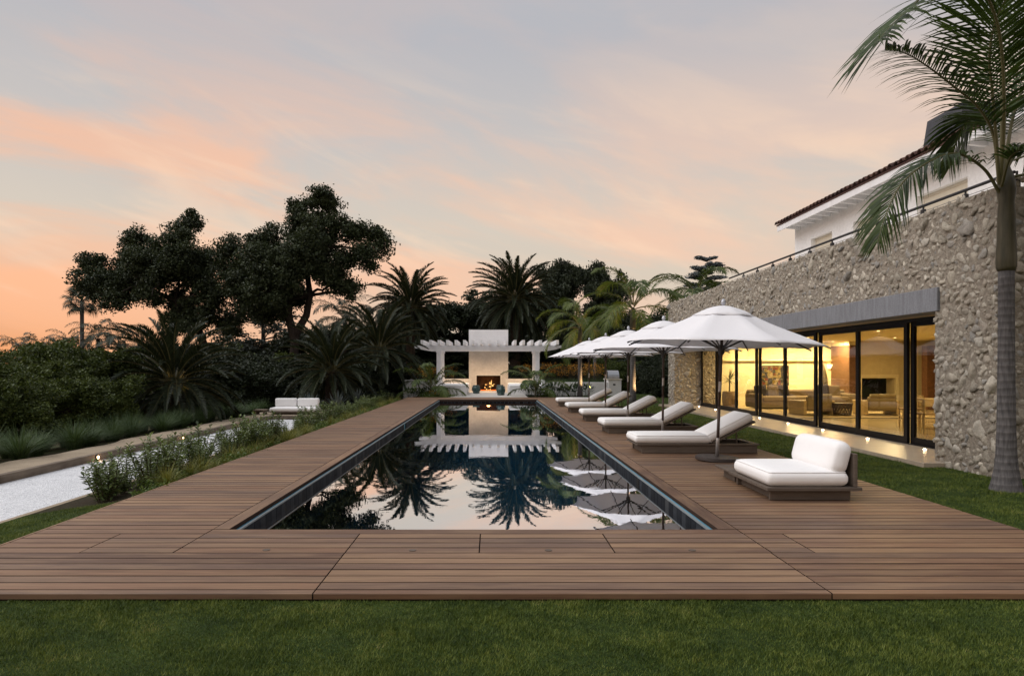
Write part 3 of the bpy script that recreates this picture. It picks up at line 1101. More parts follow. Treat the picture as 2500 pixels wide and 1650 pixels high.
MB().cbox(13.55, 15.07, 25.22, 25.299, 1.10, 1.22, 0.01).cbox(13.55, 13.69, 25.22, 25.299, 0.012, 1.098, 0.01).cbox(14.93, 15.07, 25.22, 25.299, 0.012, 1.098, 0.01).build('mantel', M['room_wall'], house)
MB().box(15.6, 20, 25.0, 25.2, 0.012, 2.45).build('room_wall', M['room_side'], house)
MB().box(15.25, 16.4, 23.9, 24.2, 0.012, 2.25).build('tall_cabinet', M['brown_wood'], house)
MB().box(19.9, 20, YO0, YO1, 0.012, 2.45).build('room_wall', M['room_side'], house)
MB().box(8.8, 13.03, YO1 - 0.20, YO1 - 0.061, 1.735, 1.765).build('cove_ledge', M['room_wall'], house)
cove = emit('cove_strip', (1.0, 0.70, 0.26), 3.2)
for a in (9.2, 10.55, 11.9):
    MB().box(a, a + 0.8, YO1 - 0.17, YO1 - 0.15, 1.7655, 1.775).build('cove_lamp', cove, house)
dl = emit('downlight_lens', (1.0, 0.75, 0.38), 3.0)
LPOS = [(9.6, 25.2), (11.2, 25.2), (12.6, 25.2), (10.2, 22.0), (13.0, 22.0), (10.2, 18.0), (13.0, 18.0), (11.0, 14.0)]
LPW = [48, 60, 64, 42, 54, 42, 54, 54]
for i, (lx, ly) in enumerate(LPOS):
    MB().lathe([(0.025, 2.4405), (0.035, 2.4405), (0.035, 2.449)], 12, (lx, ly)).build('downlight', dl, house)
    ld = bpy.data.lights.new('room_lamp', 'AREA')
    ld.shape = 'DISK'
    ld.size = 0.35
    ld.energy = LPW[i]
    ld.color = (1.0, 0.79, 0.43)
    lo = bpy.data.objects.new('room_lamp', ld)
    COL.objects.link(lo)
    lo.location = (lx, ly, 2.43)

# upper storey: white wall with window openings
UW = 10.6
wins = [(21.26, 22.65, 4.55, 5.74), (18.6, 20.0, 4.55, 5.74), (15.2, 17.0, 3.9, 5.74), (11.6, 13.6, 3.9, 5.74)]
uw = MB()
ypos = 23.85
for (a, b, z0, z1) in wins:
    uw.box(UW, UW + 0.3, b, ypos, 3.7, 6.42)
    uw.box(UW, UW + 0.3, a, b, z1, 6.42)
    uw.box(UW, UW + 0.3, a, b, 3.7, z0)
    ypos = a
uw.box(UW, UW + 0.3, 9.2, ypos, 3.7, 6.42)
uw.box(UW + 0.3, 16, 23.6, 23.85, 3.7, 6.42)
uw.build('stucco_wall', M['stucco'], house)
shade = plain('window_shade', (0.62, 0.57, 0.47), 0.8, 0.2, var=0.04)
for (a, b, z0, z1) in wins:
    w = MB().box(UW + 0.13, UW + 0.18, a, a + 0.06, z0, z1).box(UW + 0.13, UW + 0.18, b - 0.06, b, z0, z1).box(UW + 0.131, UW + 0.179, a + 0.06, b - 0.06, z1 - 0.06, z1).box(UW + 0.131, UW + 0.179, a + 0.06, b - 0.06, z0, z0 + 0.06).build('window', M['cream_paint'], house)
    MB().box(UW + 0.15, UW + 0.16, a + 0.05, b - 0.05, z0 + 0.05, z1 - 0.05).build('pane', shade, w)
# roof
EX, EZ, EY1 = 10.0, 6.45, 23.62
roof = MB()
sl = 0.36
roof.prism([(EX, EZ - 0.03), (EX, EZ + 0.02), (14.5, EZ + 0.02 + 4.5 * sl), (14.5, EZ - 0.03 + 4.5 * sl)], 'y', 9.0, EY1 + 0.35)
rf = roof.build('roof', M['roof_tile'], house)
MB().box(EX + 0.02, EX + 0.06, 9.0, EY1 + 0.33, 6.24, 6.418).build('fascia', M['white_paint'], rf)
MB().box(EX + 0.061, UW + 0.31, 9.0, EY1 + 0.3, 6.395, 6.415).build('eave_boarding', M['white_paint'], rf)
tails = MB().prism([(EX + 0.1, 6.27), (UW + 0.002, 6.22), (UW + 0.002, 6.394), (EX + 0.1, 6.394)], 'y', -0.045, 0.045)
tme = tails.mesh('rafter_tail', M['white_paint'], org=HO)
for k in range(26):
    link('rafter_tail', tme, rf, (0, EY1 - 0.15 - k * 0.52, 0))
ht = MB()
segs = 7
for zs, xx in ((0.0, -0.06), (1.0, 0.42)):
    for k in range(segs + 1):
        th = math.pi * k / segs
        rr_ = 0.105 if zs == 0 else 0.085
        ht.v.append((xx, math.cos(th) * rr_, math.sin(th) * rr_ * 0.9 + zs * 0.48 * sl))
for k in range(segs):
    ht.f.append((k, k + 1, segs + 2 + k, segs + 1 + k))
ht.v += [(p[0], p[1] * 0.8, p[2] * 0.8 if p[0] < 0 else p[2] - 0.017) for p in ht.v[:16]]
for k in range(segs):
    ht.f.append((16 + k, 16 + segs + 1 + k, 16 + segs + 2 + k, 16 + k + 1))
    ht.f.append((k, 16 + k, 16 + k + 1, k + 1))
tile_me = ht.mesh('roof_tile', M['roof_tile'])
for c in range(2):
    for k in range(62):
        yy = EY1 + 0.28 - k * 0.236
        link('roof_tile', tile_me, rf, (EX + c * 0.40 - HO[0] + random.uniform(-0.01, 0.01), yy - HO[1], EZ + 0.02 + c * 0.40 * sl + random.uniform(0, 0.012)), (0, 0, random.uniform(-0.03, 0.03)))
for k in range(10):
    link('roof_tile', tile_me, rf, (7.5 - HO[0], 22.6 - k * 0.236 - HO[1], 4.02), (0, 0.2, random.uniform(-0.05, 0.05)))
ch = MB().add([(11.9, 17.3, 6.9), (13.2, 17.3, 6.9), (13.2, 19.0, 6.9), (11.9, 19.0, 6.9), (12.0, 17.4, 8.25), (13.1, 17.4, 8.25), (13.1, 18.8, 8.25), (12.0, 18.8, 8.25)],
              [(3, 2, 1, 0), (4, 5, 6, 7), (0, 1, 5, 4), (1, 2, 6, 5), (2, 3, 7, 6), (3, 0, 4, 7)])
ch.build('chimney', M['chimney'], rf)
# terrace railing
RX, RZ = 7.35, 4.24
rl = MB().tube([(RX, 21.1, RZ), (RX, 9.6, RZ)], 0.026, 8).build('railing', M['rail'], house)
for k in range(11):
    py = 19.9 - k * 1.035
    MB().cbox(RX - 0.035, RX + 0.035, py - 0.035, py + 0.035, WT - 0.03, RZ - 0.06, 0.01).tube([(RX, py, RZ - 0.07), (RX, py, RZ)], 0.015, 6).build('rail_post', M['rail'], rl)
MB().tube([(RX + 0.1, 21.0, 4.13), (RX + 0.1, 9.6, 4.13)], 0.006, 5).tube([(RX + 0.1, 21.0, 4.18), (RX + 0.1, 9.6, 4.18)], 0.006, 5).build('rail_cable', M['pole_metal'], rl)

# ground lights by the glass wall
glow_l = emit('path_lamp', (1.0, 0.66, 0.36), 16.0)
gl_y = [F * 7.75 / (uu - 1200) for uu in (1709, 1749, 1800, 1857, 1927, 2012, 2122, 2262)]
for i, yy in enumerate(gl_y):
    g_ = empty('ground_light', (7.72, yy, 0.018), 'small lit ground lamp in the paving, number %s from the near stone pier' % ['eight', 'seven', 'six', 'five', 'four', 'three', 'two', 'one'][i], 'ground light', 'lamps along the glass wall')
    MB().lathe([(0.045, 0.016), (0.045, 0.026), (0.034, 0.030)], 12, (7.72, yy)).build('lamp_ring', M['trim_metal'], g_)
    MB().lathe([(0.028, 0.0285), (0.026, 0.040), (0.012, 0.046)], 10, (7.72, yy)).build('lamp_lens', glow_l, g_)

# ================================================================== outdoor furniture
def cushion(mb, sx, sy, sz, r=0.05, puff=0.02, m=None, nx=10, ny=8, nz=4):
    """rounded upholstered block: x 0..sx, y 0..sy, z 0..sz with swollen faces"""
    bm = bmesh.new()
    hx, hy, hz = sx / 2, sy / 2, sz / 2
    grid = {}

    def vert(p):
        k = tuple(round(c, 5) for c in p)
        if k not in grid:
            inn = Vector((max(-hx + r, min(hx - r, p[0])), max(-hy + r, min(hy - r, p[1])), max(-hz + r, min(hz - r, p[2]))))
            d = Vector(p) - inn
            q = inn + d.normalized() * min(r, d.length) if d.length > 1e-6 else Vector(p)
            a = (1 - min(1, abs(p[0] / hx)) ** 4) * (1 - min(1, abs(p[1] / hy)) ** 4)
            b = (1 - min(1, abs(p[2] / hz)) ** 2)
            q.z += puff * a * (p[2] / hz)
            q.x += puff * 0.6 * b * (p[0] / hx) * (1 if abs(p[0]) > hx * 0.98 else 0)
            q.y += puff * 0.6 * b * (p[1] / hy) * (1 if abs(p[1]) > hy * 0.98 else 0)
            grid[k] = bm.verts.new(q + Vector((hx, hy, hz)))
        return grid[k]

    def lin(h, n):
        base = [-h, -h + r * 0.35, -h + r] + [(-h + r) + (2 * h - 2 * r) * i / n for i in range(1, n)] + [h - r, h - r * 0.35, h]
        return base
    X_, Y_, Z_ = lin(hx, nx), lin(hy, ny), lin(hz, nz)
    for a, b, f in ((X_, Y_, lambda p, q: [(p, q, -hz), (p, q, hz)]), (X_, Z_, lambda p, q: [(p, -hy, q), (p, hy, q)]), (Y_, Z_, lambda p, q: [(-hx, p, q), (hx, p, q)])):
        for i in range(len(a) - 1):
            for j in range(len(b) - 1):
                for s in (0, 1):
                    q = [vert(f(a[i], b[j])[s]), vert(f(a[i + 1], b[j])[s]), vert(f(a[i + 1], b[j + 1])[s]), vert(f(a[i], b[j + 1])[s])]
                    if len(set(q)) == 4:
                        try:
                            bm.faces.new(q)
                        except ValueError:
                            pass
    bmesh.ops.recalc_face_normals(bm, faces=bm.faces[:])
    return mb.bm(bm, m)


def piping(sx, sy, z, r, m, ins=0.016):
    """welt cord round a cushion at height z"""
    pts = []
    rc = r * 0.9
    for cx_, cy_, a0 in ((sx - rc, sy - rc, 0), (rc, sy - rc, 90), (rc, rc, 180), (sx - rc, rc, 270)):
        for q in range(4):
            a_ = R(a0 + q * 30)
            pts.append((cx_ + (rc - ins) * math.cos(a_), cy_ + (rc - ins) * math.sin(a_), z))
    pts.append(pts[0])
    mb = MB().tube(pts, 0.0055, 5, False)
    if m is not None:
        mb.v = [tuple(m @ Vector(p)) for p in mb.v]
    return mb


def T(x, y, z):
    return Matrix.Translation((x, y, z))


def RY(a):
    return Matrix.Rotation(R(a), 4, 'Y')


def RX_(a):
    return Matrix.Rotation(R(a), 4, 'X')


def RZ_(a):
    return Matrix.Rotation(R(a), 4, 'Z')


# ---- loungers: local origin at the foot end, near long side; +X towards the head, +Y away from the viewer
def make_lounger(label):
    o = empty('sun_lounger', (0, 0, 0), label, 'sun lounger', 'sun loungers in a row beside the pool')
    Lh, Wd = 2.14, 0.86
    fr = MB()
    fr.cbox(0.10, Lh - 0.03, 0.03, 0.07, 0.0, 0.135, 0.004)
    fr.cbox(0.10, Lh - 0.03, Wd - 0.07, Wd - 0.03, 0.0, 0.135, 0.004)
    fr.cbox(0.12, 0.16, 0.072, Wd - 0.072, 0.0, 0.13, 0.004)
    fr.cbox(Lh - 0.08, Lh - 0.04, 0.072, Wd - 0.072, 0.0, 0.13, 0.004)
    fr.build('base_frame', M['taupe'], o, world=False)
    lip = MB()
    lip.cbox(0.0, Lh, 0.0, 0.10, 0.137, 0.165, 0.004)
    lip.cbox(0.0, Lh, Wd - 0.10, Wd, 0.137, 0.165, 0.004)
    lip.cbox(0.0, 0.10, 0.102, Wd - 0.102, 0.138, 0.164, 0.004)
    lip.cbox(Lh - 0.10, Lh, 0.102, Wd - 0.102, 0.138, 0.164, 0.004)
    lip.build('top_rim', M['taupe'], o, world=False)
    sm = MB().cbox(0, 0.105, 0.102, Wd - 0.102, 0.140, 0.160, 0.003).mesh('slat', M['taupe'])
    for k in range(10):
        link('slat', sm, o, (0.115 + k * 0.118, 0, 0))
    cu = MB()
    cushion(cu, 1.33, Wd - 0.03, 0.145, 0.055, 0.016, T(-0.01, 0.015, 0.168), 12, 7, 3)
    cu_o = cu.build('seat_cushion', M['fabric'], o, True, world=False)
    piping(1.33, Wd - 0.03, 0.135, 0.055, T(-0.01, 0.015, 0.168)).build('piping', M['piping'], cu_o, True, world=False)
    ang = -27
    mb = T(1.30, 0.0, 0.185) @ RY(ang)
    bb = MB()
    bb.cbox(0.0, 0.86, 0.03, Wd - 0.03, -0.045, -0.012, 0.004, mb)
    bb.build('back_board', M['taupe'], o, world=False)
    bc = MB()
    cushion(bc, 0.87, Wd - 0.03, 0.145, 0.055, 0.016, mb @ T(-0.02, 0.015, 0.0), 9, 7, 3)
    bc_o = bc.build('back_cushion', M['fabric'], o, True, world=False)
    piping(0.87, Wd - 0.03, 0.135, 0.055, mb @ T(-0.02, 0.015, 0.0)).build('piping', M['piping'], bc_o, True, world=False)
    for yy in (0.16, Wd - 0.16):
        MB().tube([(1.80, yy, 0.15), tuple(mb @ Vector((0.52, yy, -0.045)))], 0.014, 6).build('back_strut', M['taupe'], o, world=False)
    cl = MB().lathe([(0.014, 0), (0.018, 0.006), (0.012, 0.016)], 8)
    cl.v = [(1.30 + p[0], 0.012 - p[2], 0.20 + p[1]) for p in cl.v]
    cl.build('buckle', M['pole_metal'], o, world=False)
    return o


LN = ['sun lounger nearest the viewer, behind the low square seat', 'second sun lounger counting from the viewer, under the second umbrella',
      'middle sun lounger of the five beside the pool', 'fourth sun lounger from the viewer, next to the farthest one', 'farthest sun lounger, nearest the white planter wall']
loungers = []
for k in range(5):
    lo = make_lounger(LN[0]) if k == 0 else copy_tree(loungers[0])
    lo['label'] = LN[k]
    lo.location = (2.52 + random.uniform(-0.03, 0.03), 11.85 + 3.5 * k, 0.003)
    lo.rotation_euler = (0, 0, R([0, 0.9, -0.7, 0.6, -1.0][k]))
    loungers.append(lo)

# ---- low square lounge seat with back cushion
seat = empty('lounge_seat', (3.07, 7.6, 0), 'low wide timber lounge seat with white cushions at the near deck edge', 'lounge seat')
b = MB().cbox(0.07, 0.98, 0.10, 0.14, 0.003, 0.118, 0.004).cbox(0.07, 0.98, 1.12, 1.16, 0.003, 0.118, 0.004).cbox(0.12, 0.16, 0.142, 1.118, 0.003, 0.115, 0.004).cbox(0.90, 0.94, 0.142, 1.118, 0.003, 0.115, 0.004)
b.build('base_frame', M['taupe'], seat, world=False)
for k in range(8):
    MB().cbox(0.0, 1.06, k * 0.156, k * 0.156 + 0.150, 0.120, 0.158, 0.004).build('slat', M['taupe'], seat, world=False)
c = MB()
cushion(c, 0.90, 1.10, 0.17, 0.06, 0.020, T(0.03, 0.04, 0.160), 8, 9, 3)
co_ = c.build('seat_cushion', M['fabric'], seat, True, world=False)
piping(0.90, 1.10, 0.158, 0.06, T(0.03, 0.04, 0.160)).build('piping', M['piping'], co_, True, world=False)
MB().cbox(0.985, 1.03, 0.04, 1.20, 0.159, 0.53, 0.006).build('back_board', M['taupe'], seat, world=False)
c = MB()
cushion(c, 0.20, 1.08, 0.37, 0.085, 0.012, T(0.720, 0.05, 0.322) @ RY(15), 4, 9, 6)
c.build('back_cushion', M['fabric'], seat, True, world=False)
tb = empty('low_table', (3.08, 8.87, 0), 'small low timber table between the lounge seat and the umbrella base', 'table')
MB().cbox(0.10, 0.14, 0.06, 0.48, 0.003, 0.128, 0.004).cbox(0.60, 0.64, 0.06, 0.48, 0.003, 0.128, 0.004).build('leg_frame', M['taupe'], tb, world=False)
for k in range(4):
    MB().cbox(0.0, 0.74, k * 0.137, k * 0.137 + 0.131, 0.130, 0.160, 0.004).build('slat', M['taupe'], tb, world=False)

# ---- white two-seat sofa beyond the gravel court
SY = 26.15
sofa = empty('outdoor_sofa', (X(656, SY), SY, -0.325), 'white two-cushion outdoor sofa at the end of the gravel court', 'sofa')
W = X(768, SY) - X(656, SY)
MB().cbox(0.12, W - 0.12, 0.12, 0.85, 0.0, 0.075, 0.006).build('base_frame', M['taupe'], sofa, world=False)
MB().cbox(-0.05, W + 0.1, 0.03, 0.95, 0.077, 0.11, 0.006).build('platform', M['taupe'], sofa, world=False)
c = MB()
cushion(c, W, 0.86, 0.15, 0.05, 0.012, T(0, 0.06, 0.112), 12, 6, 3)
c.build('seat_cushion', M['fabric'], sofa, True, world=False)
for k in range(2):
    c = MB()
    cushion(c, W / 2 - 0.03, 0.2, 0.34, 0.06, 0.0, T(k * W / 2 + 0.01, 0.70, 0.262), 6, 3, 5)
    c.build('back_cushion', M['fabric'], sofa, True, world=False)
st = empty('low_table', (X(618, SY), SY, -0.325), 'low weathered table left of the white sofa', 'table')
MB().cbox(0, 0.44, 0.0, 0.5, 0.15, 0.19, 0.006).build('table_top', M['edging'], st, world=False)
MB().cbox(0.05, 0.09, 0.04, 0.46, 0.0, 0.148, 0.004).cbox(0.35, 0.39, 0.04, 0.46, 0.0, 0.148, 0.004).build('leg_frame', M['edging'], st, world=False)


# ---- umbrellas
def make_umbrella(label):
    o = empty('garden_umbrella', (0, 0, 0), label, 'umbrella', 'white umbrellas in a row between the loungers')
    Rr, RV, ZR, ZV, ZA = 1.58, 0.50, 1.86, 2.335, 2.49
    rot0 = R(10)
    cv = MB()
    NA, NR = 6, 8
    ring = 8 * NA
    for j in range(NR + 1):
        q = j / NR
        for k in range(ring):
            sct, f = divmod(k, NA)
            f /= NA
            a0, a1 = rot0 + sct * math.pi / 4, rot0 + (sct + 1) * math.pi / 4
            rad = (RV - 0.08) + (Rr - RV + 0.08) * q
            p0 = Vector((math.cos(a0), math.sin(a0), 0)) * rad
            p1 = Vector((math.cos(a1), math.sin(a1), 0)) * rad
            p = p0.lerp(p1, f)
            sag = 4 * f * (1 - f)
            z = (ZV + 0.02) + (ZR - ZV - 0.02) * (q ** 0.92)
            p *= 1 - 0.045 * sag * q * q
            z += -0.035 * sag * math.sin(math.pi * q) + 0.02 * sag * q ** 3 + 0.004 * math.sin(k * 1.7 + j)
            cv.v.append((p.x, p.y, z))
    for j in range(NR):
        for k in range(ring):
            k2 = (k + 1) % ring
            cv.f.append((j * ring + k, (j + 1) * ring + k, (j + 1) * ring + k2, j * ring + k2))
    can = cv.build('canopy', M['canopy'], o, True, world=False)
    sd_ = can.modifiers.new('thickness', 'SOLIDIFY')
    sd_.thickness = 0.004
    vt = MB()
    for j in range(7):
        q = j / 6
        for k in range(ring):
            sct, f = divmod(k, NA)
            f /= NA
            a0, a1 = rot0 + sct * math.pi / 4, rot0 + (sct + 1) * math.pi / 4
            rad = 0.03 + (RV - 0.01) * q
            p = (Vector((math.cos(a0), math.sin(a0), 0)) * rad).lerp(Vector((math.cos(a1), math.sin(a1), 0)) * rad, f)
            sag = 4 * f * (1 - f)
            vt.v.append((p.x, p.y, ZA - 0.182 * q ** 1.55 + 0.006 * sag * q + 0.008 * math.sin(k * 0.9 + 2 * j) * q))
    for j in range(6):
        for k in range(ring):
            k2 = (k + 1) % ring
            vt.f.append((j * ring + k, (j + 1) * ring + k, (j + 1) * ring + k2, j * ring + k2))
    vent = vt.build('vent_cap', M['canopy'], o, True, world=False)
    vm = vent.modifiers.new('thickness', 'SOLIDIFY')
    vm.thickness = 0.004
    for k in range(8):
        a = rot0 + k * math.pi / 4
        c_, s_ = math.cos(a), math.sin(a)
        pts = []
        for q in (0.0, 0.3, 0.6, 0.85, 1.0):
            rad = 0.05 + (Rr - 0.03) * q
            qq = max(0, (rad - RV + 0.08) / (Rr - RV + 0.08))
            z = (ZV + 0.02) + (ZR - ZV - 0.02) * (qq ** 0.92) if rad > RV - 0.08 else ZV + 0.05
            pts.append((c_ * rad, s_ * rad, z - 0.022))
        rb = MB().tube(pts, [0.011, 0.011, 0.011, 0.011, 0.013], 6).build('rib', M['rib'], o, world=False)
        mid = 0.05 + (Rr - 0.03) * 0.47
        zm = (ZV + 0.02) + (ZR - ZV - 0.02) * (((mid - RV + 0.08) / (Rr - RV + 0.08)) ** 0.92) - 0.03
        MB().tube([(c_ * 0.05, s_ * 0.05, 1.80), (c_ * mid, s_ * mid, zm)], 0.013, 6).build('strut', M['rib'], rb, world=False)
    MB().lathe([(0.035, 1.70), (0.055, 1.74), (0.060, 1.80), (0.065, 1.83), (0.05, 1.85), (0.03, 1.86)], 12).build('hub', M['rib'], o, world=False)
    MB().lathe([(0.024, 0.87), (0.0245, 1.9), (0.022, 2.44)], 12).build('pole', M['pole_wood'], o, True, world=False)
    MB().lathe([(0.0245, 1.10), (0.0255, 1.12), (0.0255, 1.25), (0.0245, 1.27)], 12).build('pole_joint', M['pole_metal'], o, True, world=False)
    MB().lathe([(0.031, 0.05), (0.031, 0.34), (0.027, 0.36)], 12).build('pole_sleeve', M['pole_metal'], o, True, world=False)
    MB().lathe([(0.024, 0.34), (0.024, 0.88)], 12).build('lower_pole', M['pole_wood'], o, True, world=False)
    MB().lathe([(0.33, 0.003), (0.34, 0.010), (0.34, 0.052), (0.33, 0.060), (0.04, 0.066)], 40).build('base_plate', M['base_plate'], o, world=False)
    MB().lathe([(0.018, 2.46), (0.018, 2.50), (0.035, 2.515), (0.040, 2.545), (0.030, 2.58), (0.010, 2.60)], 12).build('finial', M['finial'], o, True, world=False)
    return o


UN = ['largest white umbrella, nearest the viewer, over the round base plate', 'second white umbrella counting from the viewer',
      'middle one of the five white umbrellas', 'fourth white umbrella counting from the viewer', 'smallest white umbrella, farthest from the viewer near the pergola']
umbs = []
for k, (ux, uy) in enumerate([(3.64, 11.02), (3.66, 14.6), (3.66, 18.35), (3.67, 22.0), (3.65, 25.6)]):
    o = make_umbrella(UN[0]) if k == 0 else copy_tree(umbs[0])
    o['label'] = UN[k]
    o.location = (ux, uy, 0.0)
    o.rotation_euler = (R([0.3, -0.3, 0.4, 0, -0.3][k]), R([2.2, 0.6, 0.4, 0.3, 0.4][k]), R([0, 4, -3, 2, -4][k]))
    umbs.append(o)

# ================================================================== fireplace patio and pergola
pt = MB()
for i in range(3):
    for j in range(6):
        x0, x1 = -2.15 + i * 1.32, -2.15 + (i + 1) * 1.32
        y0, y1 = 33.93 + j * 1.52, 33.93 + (j + 1) * 1.52
        pt.cbox(x0 + 0.003, x1 - 0.003, y0 + 0.003, y1 - 0.003, -0.08, 0.01, 0.003)
M['patio'] = plain('pale_patio_stone', (0.52, 0.49, 0.45), 0.7, 0.3, var=0.08, scale=3)
tag(pt.build('patio', M['patio']), kind='structure')

FC = -0.19           # fireplace axis
fp = empty('outdoor_fireplace', (FC, 43, 0.01), 'tall white plaster chimney and fireplace with burning logs', 'fireplace')
hw, ow, oh = 1.235, 0.76, 0.99
FY, FD = 43.0, 1.1
ms = MB()
ms.box(FC - hw, FC - ow, FY, FY + FD, 0.01, 1.3)
ms.box(FC + ow, FC + hw, FY, FY + FD, 0.01, 1.3)
ms.box(FC - ow, FC + ow, FY, FY + FD, oh, 1.3)
ms.box(FC - hw, FC + hw, FY, FY + FD, 1.3, 2.6)
ms.build('chimney_breast', M['plaster'], fp)
MB().box(FC - hw - 0.004, FC + hw + 0.004, FY - 0.004, FY + FD + 0.004, 2.6, 3.85).build('chimney_stack', M['stucco'], fp)
MB().box(FC - ow, FC + ow, FY + 0.85, FY + 0.95, 0.01, oh).box(FC - ow + 0.001, FC - ow + 0.05, FY + 0.15, FY + 0.85, 0.01, oh).box(FC + ow - 0.05, FC + ow - 0.001, FY + 0.15, FY + 0.85, 0.01, oh).box(FC - ow, FC + ow, FY + 0.15, FY + 0.85, oh - 0.03, oh - 0.001).build('firebox', plain('firebrick', (0.035, 0.022, 0.016), 0.9, 0.1, scale=6, var=0.4), fp)
MB().box(FC - ow - 0.05, FC + ow + 0.05, FY - 0.012, FY + 0.04, oh - 0.02, oh + 0.05).box(FC - ow - 0.045, FC - ow, FY - 0.010, FY + 0.03, 0.01, oh - 0.02).box(FC + ow, FC + ow + 0.045, FY - 0.010, FY + 0.03, 0.01, oh - 0.02).build('opening_trim', M['cream_paint'], fp)
gr_ = MB()
for k in range(9):
    gr_.tube([(FC - 0.5 + k * 0.125, FY + 0.25, 0.10), (FC - 0.5 + k * 0.125, FY + 0.7, 0.10)], 0.014, 5)
gr_.tube([(FC - 0.55, FY + 0.27, 0.08), (FC + 0.55, FY + 0.27, 0.08)], 0.016, 5)
gr_.build('fire_grate', M['black'], fp)
char = plain('charred_log', (0.020, 0.014, 0.010), 0.9, 0.1, scale=10, var=0.6)
for (a, b_, r_) in (((-0.42, 0.35, 0.17), (0.38, 0.42, 0.19), 0.07), ((-0.36, 0.55, 0.18), (0.44, 0.5, 0.17), 0.075), ((-0.25, 0.32, 0.30), (0.30, 0.55, 0.33), 0.062), ((-0.34, 0.5, 0.31), (0.05, 0.38, 0.42), 0.055), ((0.1, 0.4, 0.33), (0.36, 0.36, 0.46), 0.05)):
    MB().tube([(FC + a[0], FY + a[1], a[2]), (FC + (a[0] + b_[0]) / 2, FY + (a[1] + b_[1]) / 2, (a[2] + b_[2]) / 2 + 0.015), (FC + b_[0], FY + b_[1], b_[2])], [r_, r_ * 1.1, r_ * 0.85], 9).build('log', char, fp, True)
t = NT('flame')
n = t.noise(t.co('World', (1, 1, 0.5)), 9, 3)
t.l(t.ramp(n, [(0.3, (1.0, 0.25, 0.02)), (0.7, (1.0, 0.72, 0.25))]), t.b.inputs['Emission Color'])
t.b.inputs['Emission Strength'].default_value = 0.85
t.b.inputs['Base Color'].default_value = (0, 0, 0, 1)
flm = t.m
for (fx, fy, fz, h, w) in ((0.17, 0.36, 0.36, 0.42, 0.065), (0.08, 0.42, 0.40, 0.22, 0.05), (0.25, 0.38, 0.28, 0.20, 0.10), (0.10, 0.30, 0.22, 0.12, 0.10), (-0.12, 0.28, 0.05, 0.14, 0.05), (-0.22, 0.29, 0.16, 0.16, 0.05), (0.12, 0.26, 0.03, 0.17, 0.04), (0.0, 0.27, 0.03, 0.09, 0.04), (0.33, 0.35, 0.40, 0.10, 0.05), (-0.16, 0.34, 0.36, 0.07, 0.09)):
    f = MB()
    h, w = h * 0.8, w * 0.72
    pts = [(FC + fx + 0.03 * math.sin(q * 5 + fx * 20) * q, FY + fy, fz + h * q) for q in (0, 0.15, 0.35, 0.6, 0.8, 1.0)]
    f.tube(pts, [w * 0.5, w * 0.95, w, w * 0.6, w * 0.28, 0.004], 8)
    f.build('flame', flm, fp, True)
emb = emit('embers', (1.0, 0.16, 0.02), 1.2)
MB().box(FC - 0.5, FC + 0.5, FY + 0.3, FY + 0.6, 0.03, 0.06).build('ember_bed', emb, fp)
ld = bpy.data.lights.new('fire_light', 'POINT')
ld.energy = 12
ld.color = (1, 0.45, 0.15)
ld.shadow_soft_size = 0.15
lo = bpy.data.objects.new('fire_light', ld)
COL.objects.link(lo)
lo.location = (FC, FY + 0.22, 0.55)

# pergola
PY_F, PY_R = 40.0, 42.6
pg = empty('pergola', (FC, PY_F, 0.01), 'white timber pergola with chamfered beams over the fireplace seats', 'pergola')
BX0, BX1 = X(1012, PY_F), X(1371, PY_F)
for yb in (PY_F, PY_R):
    x0, x1 = BX0, BX1
    MB().prism([(x0, 2.62), (x0 + 0.75, 2.48), (x1 - 0.75, 2.48), (x1, 2.62), (x1, 2.76), (x0, 2.76)], 'y', yb - 0.09, yb + 0.09).build('beam', M['white_paint'], pg)
    for px in (-3.08, 2.68):
        MB().cbox(px - 0.13, px + 0.13, yb - 0.13, yb + 0.13, 0.0, 2.34, 0.008).cbox(px - 0.17, px + 0.17, yb - 0.16, yb + 0.16, 2.342, 2.478, 0.01).build('post', M['white_paint'], pg)
rme = MB().prism([(-0.95, 2.80), (-0.95, 3.05), (3.5, 3.05), (3.5, 2.762), (-0.80, 2.762)], 'x', -0.075, 0.075).mesh('rafter', M['white_paint'], org=(0, 0, 0.01))
for k in range(17):
    xr = X(1031.5, PY_F - 0.6) + k * (X(1360, PY_F - 0.6) - X(1031.5, PY_F - 0.6)) / 16
    if abs(xr - FC) < hw + 0.08:
        pass
    link('rafter', rme, pg, (xr - FC, 0, 0))
# two spot lamps on the beam, lit
for px in (X(1140, PY_F), X(1245, PY_F)):
    MB().lathe([(0.05, 2.52), (0.055, 2.62), (0.03, 2.63)], 10, (px, PY_F + 0.22)).build('beam_lamp', emit('beam_lamp_lens', (1, 0.72, 0.42), 5), pg)
    ld = bpy.data.lights.new('beam_light', 'SPOT')
    ld.energy = 130
    ld.spot_size = R(110)
    ld.spot_blend = 0.8
    ld.color = (1, 0.72, 0.45)
    ld.shadow_soft_size = 0.06
    lo = bpy.data.objects.new('beam_light', ld)
    COL.objects.link(lo)
    lo.location = (px, PY_F + 0.30, 2.50)
    lo.rotation_euler = (R(30), 0, 0)

